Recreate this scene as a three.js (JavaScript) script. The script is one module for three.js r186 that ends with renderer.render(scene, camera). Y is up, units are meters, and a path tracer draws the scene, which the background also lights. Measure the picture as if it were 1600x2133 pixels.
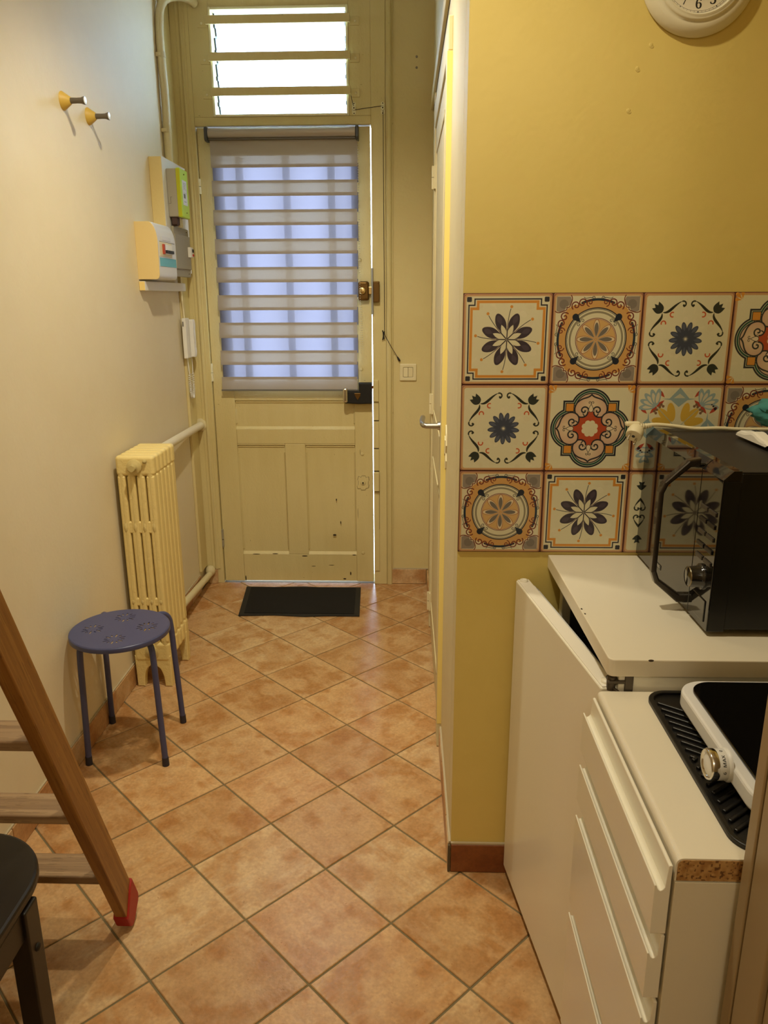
import * as THREE from 'three';
import { RoundedBoxGeometry } from 'three/addons/geometries/RoundedBoxGeometry.js';
import * as BGU from 'three/addons/utils/BufferGeometryUtils.js';

// ───────────────────────── camera, sky, lamp, exposure ─────────────────────────
const scene = new THREE.Scene();
const camera = new THREE.PerspectiveCamera(67.438, 1600 / 2133, 0.02, 60);
camera.position.set(0, 1.46, 0);
camera.rotation.order = 'YXZ';
camera.rotation.set(-0.275315, 0.033726, -0.004833);
scene.background = new THREE.Color().setRGB(0.58, 0.74, 1.0);      // even overcast sky over the courtyard
scene.backgroundIntensity = 14;
const renderer = new THREE.WebGLRenderer();
renderer.toneMapping = THREE.LinearToneMapping;
renderer.toneMappingExposure = 1.08;
renderer.shadowMap.enabled = true;
const FILL_GLOBE = { at: [0.1, 2.25, 0.75], color: [1.0, 0.87, 0.66], power: 1.2, radius: 0.15 };   // added fill lamp behind the camera, shaped as a pendant
const LAMPS = [                                                       // the two heads of the ceiling spot bar
  { at: [-0.34, 2.74, -1.98], aim: [-0.42, 0, -3.1], color: [1.0, 0.905, 0.69], power: 7.8, angle: 0.95, penumbra: 0.82, size: 1.6 },
  { at: [-0.22, 2.74, -1.15], aim: [0.42, 0.3, -1.5], color: [1.0, 0.905, 0.69], power: 4.9, angle: 0.92, penumbra: 1, size: 1.6 },
];

// ───────────────────────── helpers ─────────────────────────
let seed = 7;
const rnd = () => { seed = (seed * 1664525 + 1013904223) >>> 0; return seed / 4294967296; };
const V = (x, y, z) => new THREE.Vector3(x, y, z);
const names = {};
function numbered(n) { names[n] = (names[n] ?? -1) + 1; return names[n] ? `${n}_${String(names[n]).padStart(3, '0')}` : n; }
const bases = new WeakMap();
function thing(name, label, category, base = [0, 0, 0], group) {
  const o = new THREE.Group(); o.name = numbered(name); o.position.set(...base); scene.add(o);
  o.userData = { label, category }; if (group) o.userData.group = group;
  bases.set(o, V(...base)); return o;
}
function struct(name, base = [0, 0, 0]) {
  const o = new THREE.Group(); o.name = name; o.position.set(...base); o.userData.kind = 'structure';
  scene.add(o); bases.set(o, V(...base)); return o;
}
function baseOf(o) { while (o && !bases.has(o)) o = o.parent; return o ? bases.get(o) : V(0, 0, 0); }
// geometry comes in room coordinates; it is moved into the coordinates of the thing it belongs to
function part(name, geo, mat, parent, label) {
  const g = Array.isArray(geo) ? merge(geo) : geo;
  const b = baseOf(parent); g.translate(-b.x, -b.y, -b.z);
  const m = new THREE.Mesh(g, mat); m.name = name; m.castShadow = m.receiveShadow = true;
  if (label) m.userData.label = label;
  parent.add(m); return m;
}
function parts(name, list, mat, parent, label) { return list.map((g) => part(name, g, mat, parent, label)); }
function structMesh(name, geo, mat) {
  const m = new THREE.Mesh(Array.isArray(geo) ? merge(geo) : geo, mat); m.name = name; m.castShadow = m.receiveShadow = true;
  m.userData.kind = 'structure'; scene.add(m); return m;
}
function merge(list) {
  const flat = list.map((g) => {
    const n = g.index ? g.toNonIndexed() : g.clone(); n.clearGroups();
    for (const k of Object.keys(n.attributes)) if (!['position', 'normal', 'uv'].includes(k)) n.deleteAttribute(k);
    if (!n.attributes.normal) n.computeVertexNormals();
    if (!n.attributes.uv) n.setAttribute('uv', new THREE.BufferAttribute(new Float32Array(n.attributes.position.count * 2), 2));
    return n;
  });
  return flat.length === 1 ? flat[0] : BGU.mergeGeometries(flat, false);
}
function uvBox(g0, ou = 0, ov = 0) {                                 // uv in metres, by the way each triangle faces
  const g = g0.index ? g0.toNonIndexed() : g0, p = g.attributes.position, uv = new Float32Array(p.count * 2);
  const a = V(), b = V(), c = V(), n = V();
  for (let i = 0; i < p.count; i += 3) {
    a.fromBufferAttribute(p, i); b.fromBufferAttribute(p, i + 1); c.fromBufferAttribute(p, i + 2);
    n.crossVectors(b.clone().sub(a), c.clone().sub(a));
    const x = Math.abs(n.x), y = Math.abs(n.y), z = Math.abs(n.z);
    [a, b, c].forEach((v, k) => {
      const [u, w] = y >= x && y >= z ? [v.x, v.z] : x >= z ? [v.z, v.y] : [v.x, v.y];
      uv[(i + k) * 2] = u + ou; uv[(i + k) * 2 + 1] = w + ov;
    });
  }
  g.setAttribute('uv', new THREE.BufferAttribute(uv, 2)); return g;
}
function box(x0, x1, y0, y1, z0, z1, r = 0.002, seg = 1) {
  const w = x1 - x0, h = y1 - y0, d = z1 - z0;
  const g = r > 0 ? new RoundedBoxGeometry(w, h, d, seg, Math.min(r, w / 2.01, h / 2.01, d / 2.01)) : new THREE.BoxGeometry(w, h, d);
  g.translate((x0 + x1) / 2, (y0 + y1) / 2, (z0 + z1) / 2);
  return uvBox(g);
}
function cyl(a, b, r0, r1 = r0, seg = 20, open = false) {           // from point a to point b
  const A = V(...a), B = V(...b), g = new THREE.CylinderGeometry(r1, r0, A.distanceTo(B), seg, 1, open);
  g.applyQuaternion(new THREE.Quaternion().setFromUnitVectors(V(0, 1, 0), B.clone().sub(A).normalize()));
  const m = A.add(B).multiplyScalar(0.5); g.translate(m.x, m.y, m.z); return g;
}
function tube(pts, r, n = 40, rs = 8, closed = false, tension = 0.5) {
  return new THREE.TubeGeometry(new THREE.CatmullRomCurve3(pts.map((p) => V(...p)), closed, 'catmullrom', tension), n, r, rs, closed);
}
function lathe(prof, at, axis = [0, 1, 0], seg = 40) {
  const g = new THREE.LatheGeometry(prof.map(([r, y]) => new THREE.Vector2(r, y)), seg);
  g.applyQuaternion(new THREE.Quaternion().setFromUnitVectors(V(0, 1, 0), V(...axis).normalize()));
  g.translate(...at); return g;
}
function ball(at, r, sx = 1, sy = 1, sz = 1, n = 14) { const g = new THREE.SphereGeometry(r, n, Math.max(8, n - 4)); g.scale(sx, sy, sz); g.translate(...at); return g; }
// a shape in (u,v), pushed out along w; axes says which room axis each is: e.g. 'xyz', 'zyx'
function extrude(shape, depth, at, axes = 'xyz', bevel = 0, curve = 8) {
  const g = new THREE.ExtrudeGeometry(shape, { depth: depth - 2 * bevel, bevelEnabled: bevel > 0, bevelThickness: bevel, bevelSize: bevel, bevelOffset: -bevel, bevelSegments: 2, curveSegments: curve });
  g.translate(0, 0, bevel);
  const e = { x: V(1, 0, 0), y: V(0, 1, 0), z: V(0, 0, 1) }, ax = [...axes].map((k) => e[k]);
  const M = new THREE.Matrix4().makeBasis(...ax); const flip = M.determinant() < 0;
  g.applyMatrix4(M);
  const n = g.index ? g.toNonIndexed() : g;
  if (flip) {
    for (const k of ['position', 'normal', 'uv']) {
      const A = n.attributes[k], s = A.itemSize;
      for (let i = 0; i < A.count; i += 3) for (let c = 0; c < s; c++) { const t = A.array[(i + 1) * s + c]; A.array[(i + 1) * s + c] = A.array[(i + 2) * s + c]; A.array[(i + 2) * s + c] = t; }
    }
  }
  n.translate(...at); return uvBox(n);
}
function poly(pts) { const s = new THREE.Shape(); pts.forEach(([x, y], i) => (i ? s.lineTo(x, y) : s.moveTo(x, y))); s.closePath(); return s; }
function roundRect(x0, x1, y0, y1, r) {
  const s = new THREE.Shape(); s.moveTo(x0 + r, y0); s.lineTo(x1 - r, y0); s.absarc(x1 - r, y0 + r, r, -Math.PI / 2, 0); s.lineTo(x1, y1 - r); s.absarc(x1 - r, y1 - r, r, 0, Math.PI / 2);
  s.lineTo(x0 + r, y1); s.absarc(x0 + r, y1 - r, r, Math.PI / 2, Math.PI); s.lineTo(x0, y0 + r); s.absarc(x0 + r, y0 + r, r, Math.PI, 1.5 * Math.PI); return s;
}
// a flat convex piece (tile) with chamfered rim: pts are (a,b) in the plane, place(a,b,h) gives the point; uv per corner
function chip(pts, uvs, depth, cham, place) {
  const n = pts.length, cx = pts.reduce((s, p) => s + p[0], 0) / n, cy = pts.reduce((s, p) => s + p[1], 0) / n, pos = [], uv = [];
  const inn = pts.map(([x, y]) => { const dx = cx - x, dy = cy - y, L = Math.hypot(dx, dy) || 1, k = Math.min(cham * 1.35, L * 0.4) / L; return [x + dx * k, y + dy * k]; });
  const put = (p, h, t) => { pos.push(...place(p[0], p[1], h)); uv.push(...t); };
  for (let i = 0; i < n; i++) {
    const j = (i + 1) % n;
    if (i > 0 && i < n - 1) { put(inn[0], 0, uvs[0]); put(inn[i], 0, uvs[i]); put(inn[j], 0, uvs[j]); }
    put(inn[i], 0, uvs[i]); put(pts[i], -cham, uvs[i]); put(pts[j], -cham, uvs[j]);
    put(inn[i], 0, uvs[i]); put(pts[j], -cham, uvs[j]); put(inn[j], 0, uvs[j]);
    put(pts[i], -cham, uvs[i]); put(pts[i], -depth, uvs[i]); put(pts[j], -depth, uvs[j]);
    put(pts[i], -cham, uvs[i]); put(pts[j], -depth, uvs[j]); put(pts[j], -cham, uvs[j]);
  }
  const g = new THREE.BufferGeometry();
  g.setAttribute('position', new THREE.Float32BufferAttribute(pos, 3)); g.setAttribute('uv', new THREE.Float32BufferAttribute(uv, 2));
  g.computeVertexNormals(); return g;
}

// ───────────────────────── noise and textures ─────────────────────────
function hash(x, y, s) { let h = (x * 374761393 + y * 668265263 + s * 1442695041) | 0; h = Math.imul(h ^ (h >>> 13), 1274126177); return ((h ^ (h >>> 16)) >>> 0) / 4294967296; }
function vnoise(x, y, px, py, s) {
  const ix = Math.floor(x), iy = Math.floor(y), fx = x - ix, fy = y - iy, u = fx * fx * (3 - 2 * fx), v = fy * fy * (3 - 2 * fy), m = (a, b) => ((a % b) + b) % b;
  const a = hash(m(ix, px), m(iy, py), s), b = hash(m(ix + 1, px), m(iy, py), s), c = hash(m(ix, px), m(iy + 1, py), s), d = hash(m(ix + 1, px), m(iy + 1, py), s);
  return a + (b - a) * u + (c - a) * v + (a - b - c + d) * u * v;
}
function fbm(u, v, fx, fy, oct, s, gain = 0.5) { let t = 0, a = 1, n = 0; for (let o = 0; o < oct; o++) { t += a * vnoise(u * fx, v * fy, fx, fy, s + o * 17); n += a; a *= gain; fx *= 2; fy *= 2; } return t / n; }
const mix = (a, b, t) => a + (b - a) * t, clamp = (x, a = 0, b = 1) => Math.min(b, Math.max(a, x)), sstep = (a, b, x) => { const t = clamp((x - a) / (b - a)); return t * t * (3 - 2 * t); };
const mix3 = (a, b, t) => [mix(a[0], b[0], t), mix(a[1], b[1], t), mix(a[2], b[2], t)];
const hx = (h) => [(h >> 16) & 255, (h >> 8) & 255, h & 255];
function dataTex(w, h, fn, srgb, size = 1, sizeV = size) {
  const d = new Uint8Array(w * h * 4);
  for (let y = 0; y < h; y++) for (let x = 0; x < w; x++) { const c = fn((x + 0.5) / w, (y + 0.5) / h), i = (y * w + x) * 4; if (c.length) { d[i] = clamp(c[0], 0, 255); d[i + 1] = clamp(c[1], 0, 255); d[i + 2] = clamp(c[2], 0, 255); } else d[i] = d[i + 1] = d[i + 2] = clamp(c, 0, 255); d[i + 3] = 255; }
  const t = new THREE.DataTexture(d, w, h); t.wrapS = t.wrapT = THREE.RepeatWrapping; t.magFilter = THREE.LinearFilter; t.minFilter = THREE.LinearMipmapLinearFilter; t.generateMipmaps = true;
  if (srgb) t.colorSpace = THREE.SRGBColorSpace; t.repeat.set(1 / size, 1 / sizeV); t.needsUpdate = true; return t;
}
const g1 = (f) => { const a = (u, v) => { const x = f(u, v); return [x, x, x]; }; return a; };
function canvasTex(w, h, draw) {
  const c = document.createElement('canvas'); c.width = w; c.height = h; const x = c.getContext('2d'); draw(x, w, h);
  const t = new THREE.CanvasTexture(c); t.colorSpace = THREE.SRGBColorSpace; t.magFilter = THREE.LinearFilter; t.anisotropy = 8; return t;
}
function std(color, roughness, extra = {}) { return new THREE.MeshStandardMaterial({ color, roughness, ...extra }); }
function phys(color, roughness, extra = {}) { return new THREE.MeshPhysicalMaterial({ color, roughness, ...extra }); }

const plasterBump = dataTex(512, 512, g1((u, v) => 255 * (0.55 * fbm(u, v, 10, 10, 3, 3) + 0.45 * fbm(u, v, 90, 90, 2, 31))), false, 0.8);
const paintBump = dataTex(512, 512, g1((u, v) => 255 * (0.5 * fbm(u, v, 30, 8, 3, 41) + 0.5 * fbm(u, v, 120, 60, 2, 43))), false, 0.5);
const wallMap = (base, alt, s) => dataTex(512, 512, (u, v) => { const n = fbm(u, v, 3, 3, 4, s), k = fbm(u, v, 40, 40, 2, s + 5); return mix3(hx(base), hx(alt), clamp(sstep(0.35, 0.7, n) * 0.7 + (k - 0.5) * 0.35)); }, true, 1.9);
const M = {};
M.wallLeft = std(0xffffff, 0.62, { map: wallMap(0xe5d9bc, 0xdfd1b0, 11), bumpMap: plasterBump, bumpScale: 0.0006 });
M.wallDoor = std(0xffffff, 0.6, { map: wallMap(0xd9c994, 0xd2c088, 12), bumpMap: plasterBump, bumpScale: 0.001 });
M.wallRight = std(0xffffff, 0.6, { map: wallMap(0xdccfa4, 0xd4c596, 14), bumpMap: plasterBump, bumpScale: 0.001 });
M.wallKitchen = std(0xffffff, 0.5, { map: wallMap(0xdac26e, 0xd4bb62, 13), bumpMap: plasterBump, bumpScale: 0.0004 });
M.ceiling = std(0xe9e3d2, 0.9, { bumpMap: plasterBump, bumpScale: 0.0006 });
M.grout = std(0x786a4a, 0.95, { bumpMap: plasterBump, bumpScale: 0.001 });
M.mortar = std(0xb9a98a, 0.95);
// old cream paint: brush grain, dark specks and small chips
const paintTex = dataTex(1024, 1024, (u, v) => {
  const n = fbm(u, v, 4, 3, 4, 51), s = fbm(u, v, 60, 6, 2, 55), c = vnoise(u * 210, v * 210, 210, 210, 58), big = fbm(u, v, 6, 6, 3, 60);
  let col = mix3(hx(0xd8c993), hx(0xcdbc84), clamp(sstep(0.3, 0.7, n) * 0.7 + (s - 0.5) * 0.4));
  if (c > 0.985 && big > 0.52) col = mix3(col, hx(0x5a4526), 0.75);
  return col;
}, true, 1.3);
M.paint = std(0xffffff, 0.5, { map: paintTex, bumpMap: paintBump, bumpScale: 0.0008 });
M.paintPale = std(0xe6dfbd, 0.5, { bumpMap: paintBump, bumpScale: 0.0006 });
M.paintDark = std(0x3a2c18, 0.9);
const radBump = dataTex(512, 512, g1((u, v) => 255 * (0.6 * fbm(u, v, 14, 14, 3, 71) + 0.4 * fbm(u, v, 60, 60, 2, 73))), false, 0.25);
M.radiator = std(0xe6d08c, 0.5, { bumpMap: radBump, bumpScale: 0.0016 });
M.pipe = std(0xdccfa4, 0.45, { bumpMap: radBump, bumpScale: 0.0008 });
M.pipeWhite = std(0xe6dfca, 0.4, { bumpMap: radBump, bumpScale: 0.0006 });
M.plasticCream = std(0xe2d6ae, 0.42);
M.plasticWhite = std(0xe8e6e0, 0.38);
M.plasticGrey = std(0xa39c8a, 0.5);
M.plasticGrey2 = std(0x9a937f, 0.5);
M.boardYellow = std(0xdcc688, 0.55, { bumpMap: plasterBump, bumpScale: 0.0008 });
M.lime = std(0xbfe03a, 0.4); M.limeDark = std(0xb3b312, 0.45);
M.black = std(0x0e0d0c, 0.45); M.blackGloss = phys(0x060606, 0.06, { clearcoat: 0.5, clearcoatRoughness: 0.03 }); M.blackSatin = std(0x100f0e, 0.35);
M.rubber = std(0x12110f, 0.75);
M.chrome = std(0xd8d4cc, 0.16, { metalness: 1 }); M.steel = std(0xb0aca2, 0.32, { metalness: 1 }); M.greyMetal = std(0x9a9da2, 0.4, { metalness: 0.8 });
M.bronze = std(0x6e5228, 0.36, { metalness: 0.75 }); M.brass = std(0xd8c08a, 0.25, { metalness: 1 });
M.white = std(0xe9e1cb, 0.35); M.whiteSatin = std(0xe6dcc4, 0.28);
M.fridge = std(0xf0ead6, 0.22); M.whiteEdge = std(0xece2c8, 0.4);

// ───────────────────────── room dimensions ─────────────────────────
const XL = -1.07, ZD = -3.79, ZK = -1.696, XC = 0.113, XS = 0.95, ZR = 1.2, YC = 2.95;

// ───────────────────────── floor: grout bed and terracotta tiles ─────────────────────────
const atlasN = [4, 2];
function tileLook(u, v) {
  const cu = Math.floor(u * 4), cv = Math.floor(v * 2), id = cu + 4 * cv, x = u * 4 - cu, y = v * 2 - cv;
  const big = fbm(x, y, 2, 2, 4, 100 + id * 7), mid = fbm(x, y, 5, 5, 4, 200 + id * 7), fine = fbm(x, y, 40, 40, 3, 300 + id * 7), streak = fbm(x, y, 4, 14, 3, 330 + id * 7);
  const e = Math.min(x, y, 1 - x, 1 - y), rim = sstep(0.12, 0.0, e + (mid - 0.5) * 0.22);
  const pit = vnoise(x * 62, y * 62, 62, 62, 390 + id * 7); return { big, mid, fine, streak, rim, id, pit };
}
const floorMap = dataTex(2048, 1024, (u, v) => {
  const t = tileLook(u, v);
  let c = mix3(hx(0xbb9264), hx(0xcdac80), sstep(0.32, 0.68, t.big));
  c = mix3(c, hx(0xa87440), sstep(0.45, 0.8, t.mid) * 0.55);
  c = mix3(c, hx(0xd2b690), sstep(0.52, 0.78, t.streak) * 0.38);
  c = mix3(c, hx(0xd2b286), t.rim * 0.5);
  const k = 1 + (t.fine - 0.5) * 0.16; c = c.map((z) => z * k);
  if (t.pit > 0.955 && t.big < 0.55) c = mix3(c, hx(0x8a5a30), 0.45);
  return c;
}, true);
const floorBump = dataTex(2048, 1024, g1((u, v) => { const t = tileLook(u, v); return 255 * clamp(0.4 * t.mid + 0.3 * t.big + 0.3 * t.fine - (t.pit > 0.93 ? (t.pit - 0.93) * 3 : 0)); }), false);
floorMap.repeat.set(1, 1); floorBump.repeat.set(1, 1);
const floorMats = [0xffffff, 0xf6ece0, 0xfcf0e2, 0xf0e4d6].map((c) => std(c, 0.27, { map: floorMap, bumpMap: floorBump, bumpScale: 0.0012 }));
const floor = structMesh('floor', uvBox(new THREE.BoxGeometry(XS - XL + 0.3, 0.08, ZR - ZD + 0.3).translate((XS + XL) / 2, -0.0435, (ZR + ZD) / 2)), M.grout);
{
  const s = 0.25069, c45 = Math.SQRT1_2, ox = -0.7478, oz = -2.9335, gap = 0.0052;
  const clipTo = (P, f) => { const out = []; for (let i = 0; i < P.length; i++) { const a = P[i], b = P[(i + 1) % P.length], fa = f(a), fb = f(b); if (fa >= 0) out.push(a); if (fa * fb < 0) { const t = fa / (fa - fb); out.push(a.map((k, q) => mix(k, b[q], t))); } } return out; };
  for (let i = -14; i < 24; i++) for (let j = -14; j < 16; j++) {
    const cell = Math.floor(rnd() * 8), cu = cell % 4, cv = Math.floor(cell / 4), rot = Math.floor(rnd() * 4), lift = (rnd() - 0.5) * 0.0008, mi = Math.floor(rnd() * 4);
    const corner = [[0, 0], [1, 0], [1, 1], [0, 1]].map(([a, b], k) => {
      const ii = i + (a ? 1 - gap / 2 / s : gap / 2 / s), jj = j + (b ? 1 - gap / 2 / s : gap / 2 / s);
      const [p, q] = [[0, 0], [1, 0], [1, 1], [0, 1]][(k + rot) % 4];
      return [ox + s * c45 * (ii + jj), oz + s * c45 * (ii - jj), (cu + 0.01 + p * 0.98) / 4, (cv + 0.01 + q * 0.98) / 2];
    });
    let P = corner; const x1 = XS + 0.01, x0 = XL + 0.006, z0 = ZD + 0.004, z1 = ZR;
    P = clipTo(P, (p) => p[0] - x0); P = P.length ? clipTo(P, (p) => x1 - p[0]) : P; P = P.length ? clipTo(P, (p) => p[1] - z0) : P; P = P.length ? clipTo(P, (p) => z1 - p[1]) : P;
    if (P.length < 3) continue;
    if (P.every((p) => p[0] > XC + 0.005 && p[1] < ZK - 0.02)) continue;
    if (P.every((p) => p[1] > 0.6)) continue;
    let area = 0; P.forEach((p, k) => { const w = P[(k + 1) % P.length]; area += p[0] * w[1] - w[0] * p[1]; });
    if (Math.abs(area) < 0.0006) continue;
    if (area > 0) P = P.slice().reverse();
    const g = chip(P.map((p) => [p[0], p[1]]), P.map((p) => [p[2], p[3]]), 0.008, 0.0016, (x, z, h) => [x, h + lift - 0.0004, z]);
    part('floor_tile', g, floorMats[mi], floor);
  }
}

// ───────────────────────── walls, ceiling ─────────────────────────
structMesh('ceiling', box(XL - 0.16, XS + 0.16, YC, YC + 0.12, ZD - 0.26, ZR + 0.16, 0), M.ceiling);
structMesh('wall_left', box(XL - 0.15, XL, 0, YC, ZD - 0.25, ZR + 0.15, 0), M.wallLeft);
const wallBack = structMesh('wall_back', [box(XL, -0.985, 0, YC, ZD - 0.25, ZD, 0), box(-0.165, 0.25, 0, YC, ZD - 0.25, ZD, 0), box(-0.985, -0.165, 2.70, YC, ZD - 0.25, ZD, 0)], M.wallDoor);
for (const y of [2.468, 2.425]) part('wall_plug', [lathe([[0.0052, 0], [0.0052, 0.002], [0.003, 0.0022], [0.0028, 0.0005], [0, 0.0005]], [0.0255, y, ZD], [0, 0, 1], 18)], std(0x8f8578, 0.6), wallBack);
structMesh('wall_side', box(XS, XS + 0.15, 0, YC, ZK - 0.1, ZR + 0.15, 0), M.wallKitchen);
structMesh('wall_rear', box(XL, XS, 0, YC, ZR, ZR + 0.15, 0), M.wallLeft);
// the corridor's right wall leans a third of a degree off square
const TILT = 0.0053, tx = (z, off = 0) => XC + off - Math.tan(TILT) * (ZK - z);      // x of that wall's face at depth z
const wallRight = struct('wall_right', [XC, 0, ZK]);
wallRight.rotation.y = TILT;
part('wall_panel', box(XC, XC + 0.1, 0, YC, ZD - 0.02, ZK - 0.1, 0), M.wallRight, wallRight);
{
  const g = new THREE.BoxGeometry(XS - XC, YC, 0.1), uvs = g.attributes.uv, p = g.attributes.position;
  for (let i = 0; i < p.count; i++) uvs.setXY(i, p.getX(i) + p.getZ(i), p.getY(i));
  g.translate((XS + XC) / 2, YC / 2, ZK - 0.05);
  const m = new THREE.Mesh(g, [M.wallKitchen, M.wallRight, M.wallKitchen, M.wallKitchen, M.wallKitchen, M.wallKitchen]);
  m.name = 'wall_kitchen'; m.userData.kind = 'structure'; m.castShadow = m.receiveShadow = true; scene.add(m); M.kitchenWallMesh = m;
}
const kitchenWall = M.kitchenWallMesh; delete M.kitchenWallMesh;
// filled screw holes left in the yellow wall
for (const [x, y] of [[0.443, 1.884], [0.432, 1.81], [0.466, 1.925]]) part('filled_hole', [ball([x, y, ZK], 0.0042, 1, 1.1, 0.22), ball([x + 0.002, y - 0.003, ZK], 0.0034, 1.2, 0.9, 0.18)], M.wallKitchen, kitchenWall);

// ───────────────────────── terracotta skirting, cut tile by tile ─────────────────────────
const skirtMats = [0xffffff, 0xefdccb].map((c) => std(c, 0.4, { map: floorMap, bumpMap: floorBump, bumpScale: 0.0012, color: c }));
const skirtShaded = std(0xa8764c, 0.45, { map: floorMap, bumpMap: floorBump, bumpScale: 0.0012 });  // kitchen skirting colour darkened to put its shade into the tiles
function skirt(parent, a, b, fixed, along, out, h = 0.084, th = 0.008, first = 0.25, mats = skirtMats) {   // pieces from a to b along 'x' or 'z' on the plane fixed, thickness towards out
  let s = a, n = 0; const dir = Math.sign(b - a);
  while ((b - s) * dir > 0.012) {
    let e = s + dir * (n ? 0.25 : first); if ((e - b) * dir > 0) e = b;
    const lo = Math.min(s, e) + 0.0012, hi = Math.max(s, e) - 0.0012, cu = Math.floor(rnd() * 4) / 4, cv = Math.floor(rnd() * 2) / 2, o0 = fixed, o1 = fixed + out * th;
    const g = along === 'z' ? box(Math.min(o0, o1), Math.max(o0, o1), 0.001, h, lo, hi, 0.002) : box(lo, hi, 0.001, h, Math.min(o0, o1), Math.max(o0, o1), 0.002);
    const uv = g.attributes.uv, p = g.attributes.position;
    for (let i = 0; i < uv.count; i++) { const t = along === 'z' ? p.getZ(i) : p.getX(i); uv.setXY(i, cu + ((t - lo) / 0.25) * 0.24 + 0.005, cv + (p.getY(i) / 0.25) * 0.48 + 0.01 + (n % 2) * 0.15); }
    part('skirting_tile', g, mats[n % mats.length], parent);
    s = e; n++;
  }
}
const bbL = struct('baseboard_left'); skirt(bbL, ZD + 0.13, 0.6, XL, 'z', 1, 0.084, 0.009, 0.19);
part('mortar_line', box(XL, XL + 0.006, 0.084, 0.089, ZD + 0.13, 0.6, 0.001), M.mortar, bbL);
const bbB = struct('baseboard_back'); skirt(bbB, -0.112, tx(ZD) - 0.009, ZD, 'x', 1, 0.08, 0.01, 0.24); skirt(bbB, -1.05, -1.002, ZD + 0.016, 'x', 1, 0.078, 0.01);
part('mortar_line', box(-0.112, tx(ZD), 0.08, 0.085, ZD, ZD + 0.007, 0.001), M.mortar, bbB);
const bbR = struct('baseboard_right', [XC, 0, ZK]); bbR.rotation.y = TILT;
skirt(bbR, ZD + 0.012, -3.30, XC, 'z', -1, 0.08, 0.008, 0.25); skirt(bbR, -2.25, ZK - 0.001, XC, 'z', -1, 0.084, 0.008, 0.19);
part('mortar_line', box(XC - 0.006, XC, 0.084, 0.09, -2.25, ZK, 0.001), M.mortar, bbR);
const bbK = struct('baseboard_kitchen'); skirt(bbK, XC - 0.001, XS - 0.01, ZK, 'x', 1, 0.084, 0.008, 0.27, [skirtShaded]);
part('mortar_line', box(XC, XS - 0.01, 0.084, 0.09, ZK, ZK + 0.006, 0.001), M.mortar, bbK);
part('corner_mortar', box(XC - 0.008, XC - 0.0015, 0.001, 0.082, ZK, ZK + 0.0075, 0.001), std(0x5f5138, 0.9), bbK);

// ───────────────────────── patterned wall tiles ─────────────────────────
const CREAM = '#d6cea8', TAN = '#c49a68', BROWN = '#6a3a28', INK = '#22202a', ORANGE = '#cf8b35', DRED = '#6d2c22', TEAL = '#1c2f3c';
function speckle(x, n, w, h, cols, a) { for (let i = 0; i < n; i++) { x.globalAlpha = a * rnd(); x.fillStyle = cols[Math.floor(rnd() * cols.length)]; x.beginPath(); x.ellipse(rnd() * w, rnd() * h, 4 + rnd() * 26, 3 + rnd() * 16, rnd() * 3, 0, 7); x.fill(); } x.globalAlpha = 1; }
function tileBase(x, w) {
  x.fillStyle = '#9c6a4c'; x.fillRect(0, 0, w, w); x.fillStyle = TAN; rr(x, 5, 5, w - 10, w - 10, 18); x.fill(); x.fillStyle = CREAM; rr(x, 15, 15, w - 30, w - 30, 14); x.fill();
  x.save(); x.clip(); speckle(x, 120, w, w, ['#e6d8b8', '#cdbb94', '#d8c8aa'], 0.25); x.restore(); x.lineJoin = 'miter'; x.lineCap = 'round';
}
function rr(x, a, b, w, h, r) { x.beginPath(); x.moveTo(a + r, b); x.arcTo(a + w, b, a + w, b + h, r); x.arcTo(a + w, b + h, a, b + h, r); x.arcTo(a, b + h, a, b, r); x.arcTo(a, b, a + w, b, r); x.closePath(); }
function spiral(x, cx, cy, r, a0, turns, dir, col, lw) { x.strokeStyle = col; x.lineWidth = lw; x.beginPath(); for (let i = 0; i <= 40; i++) { const t = i / 40, a = a0 + dir * t * turns * 2 * Math.PI, q = r * (1 - t * 0.82); const px = cx + Math.cos(a) * q, py = cy + Math.sin(a) * q; i ? x.lineTo(px, py) : x.moveTo(px, py); } x.stroke(); }
function petal(x, a, r0, r1, w, fill, fat = 0.62) { x.save(); x.rotate(a); x.beginPath(); x.moveTo(r0, 0); x.bezierCurveTo(mix(r0, r1, 0.35), -w * 0.5, mix(r0, r1, fat), -w * 1.15, r1, -w * 0.35); x.bezierCurveTo(r1 + w * 0.28, -w * 0.1, r1 + w * 0.28, w * 0.1, r1, w * 0.35); x.bezierCurveTo(mix(r0, r1, fat), w * 1.15, mix(r0, r1, 0.35), w * 0.5, r0, 0); x.fillStyle = fill; x.fill(); x.restore(); }
function taper(x, pts, w0, w1, col) {             // a stroke through bezier pts whose width swells in the middle
  const [a, b, c, d] = pts; x.fillStyle = col;
  for (let i = 0; i <= 60; i++) { const t = i / 60, m = 1 - t, px = m * m * m * a[0] + 3 * m * m * t * b[0] + 3 * m * t * t * c[0] + t * t * t * d[0], py = m * m * m * a[1] + 3 * m * m * t * b[1] + 3 * m * t * t * c[1] + t * t * t * d[1]; x.beginPath(); x.arc(px, py, mix(w0, w1, Math.sin(Math.PI * Math.pow(t, 0.8))) / 2, 0, 7); x.fill(); }
}
const TW = 512;
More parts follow.
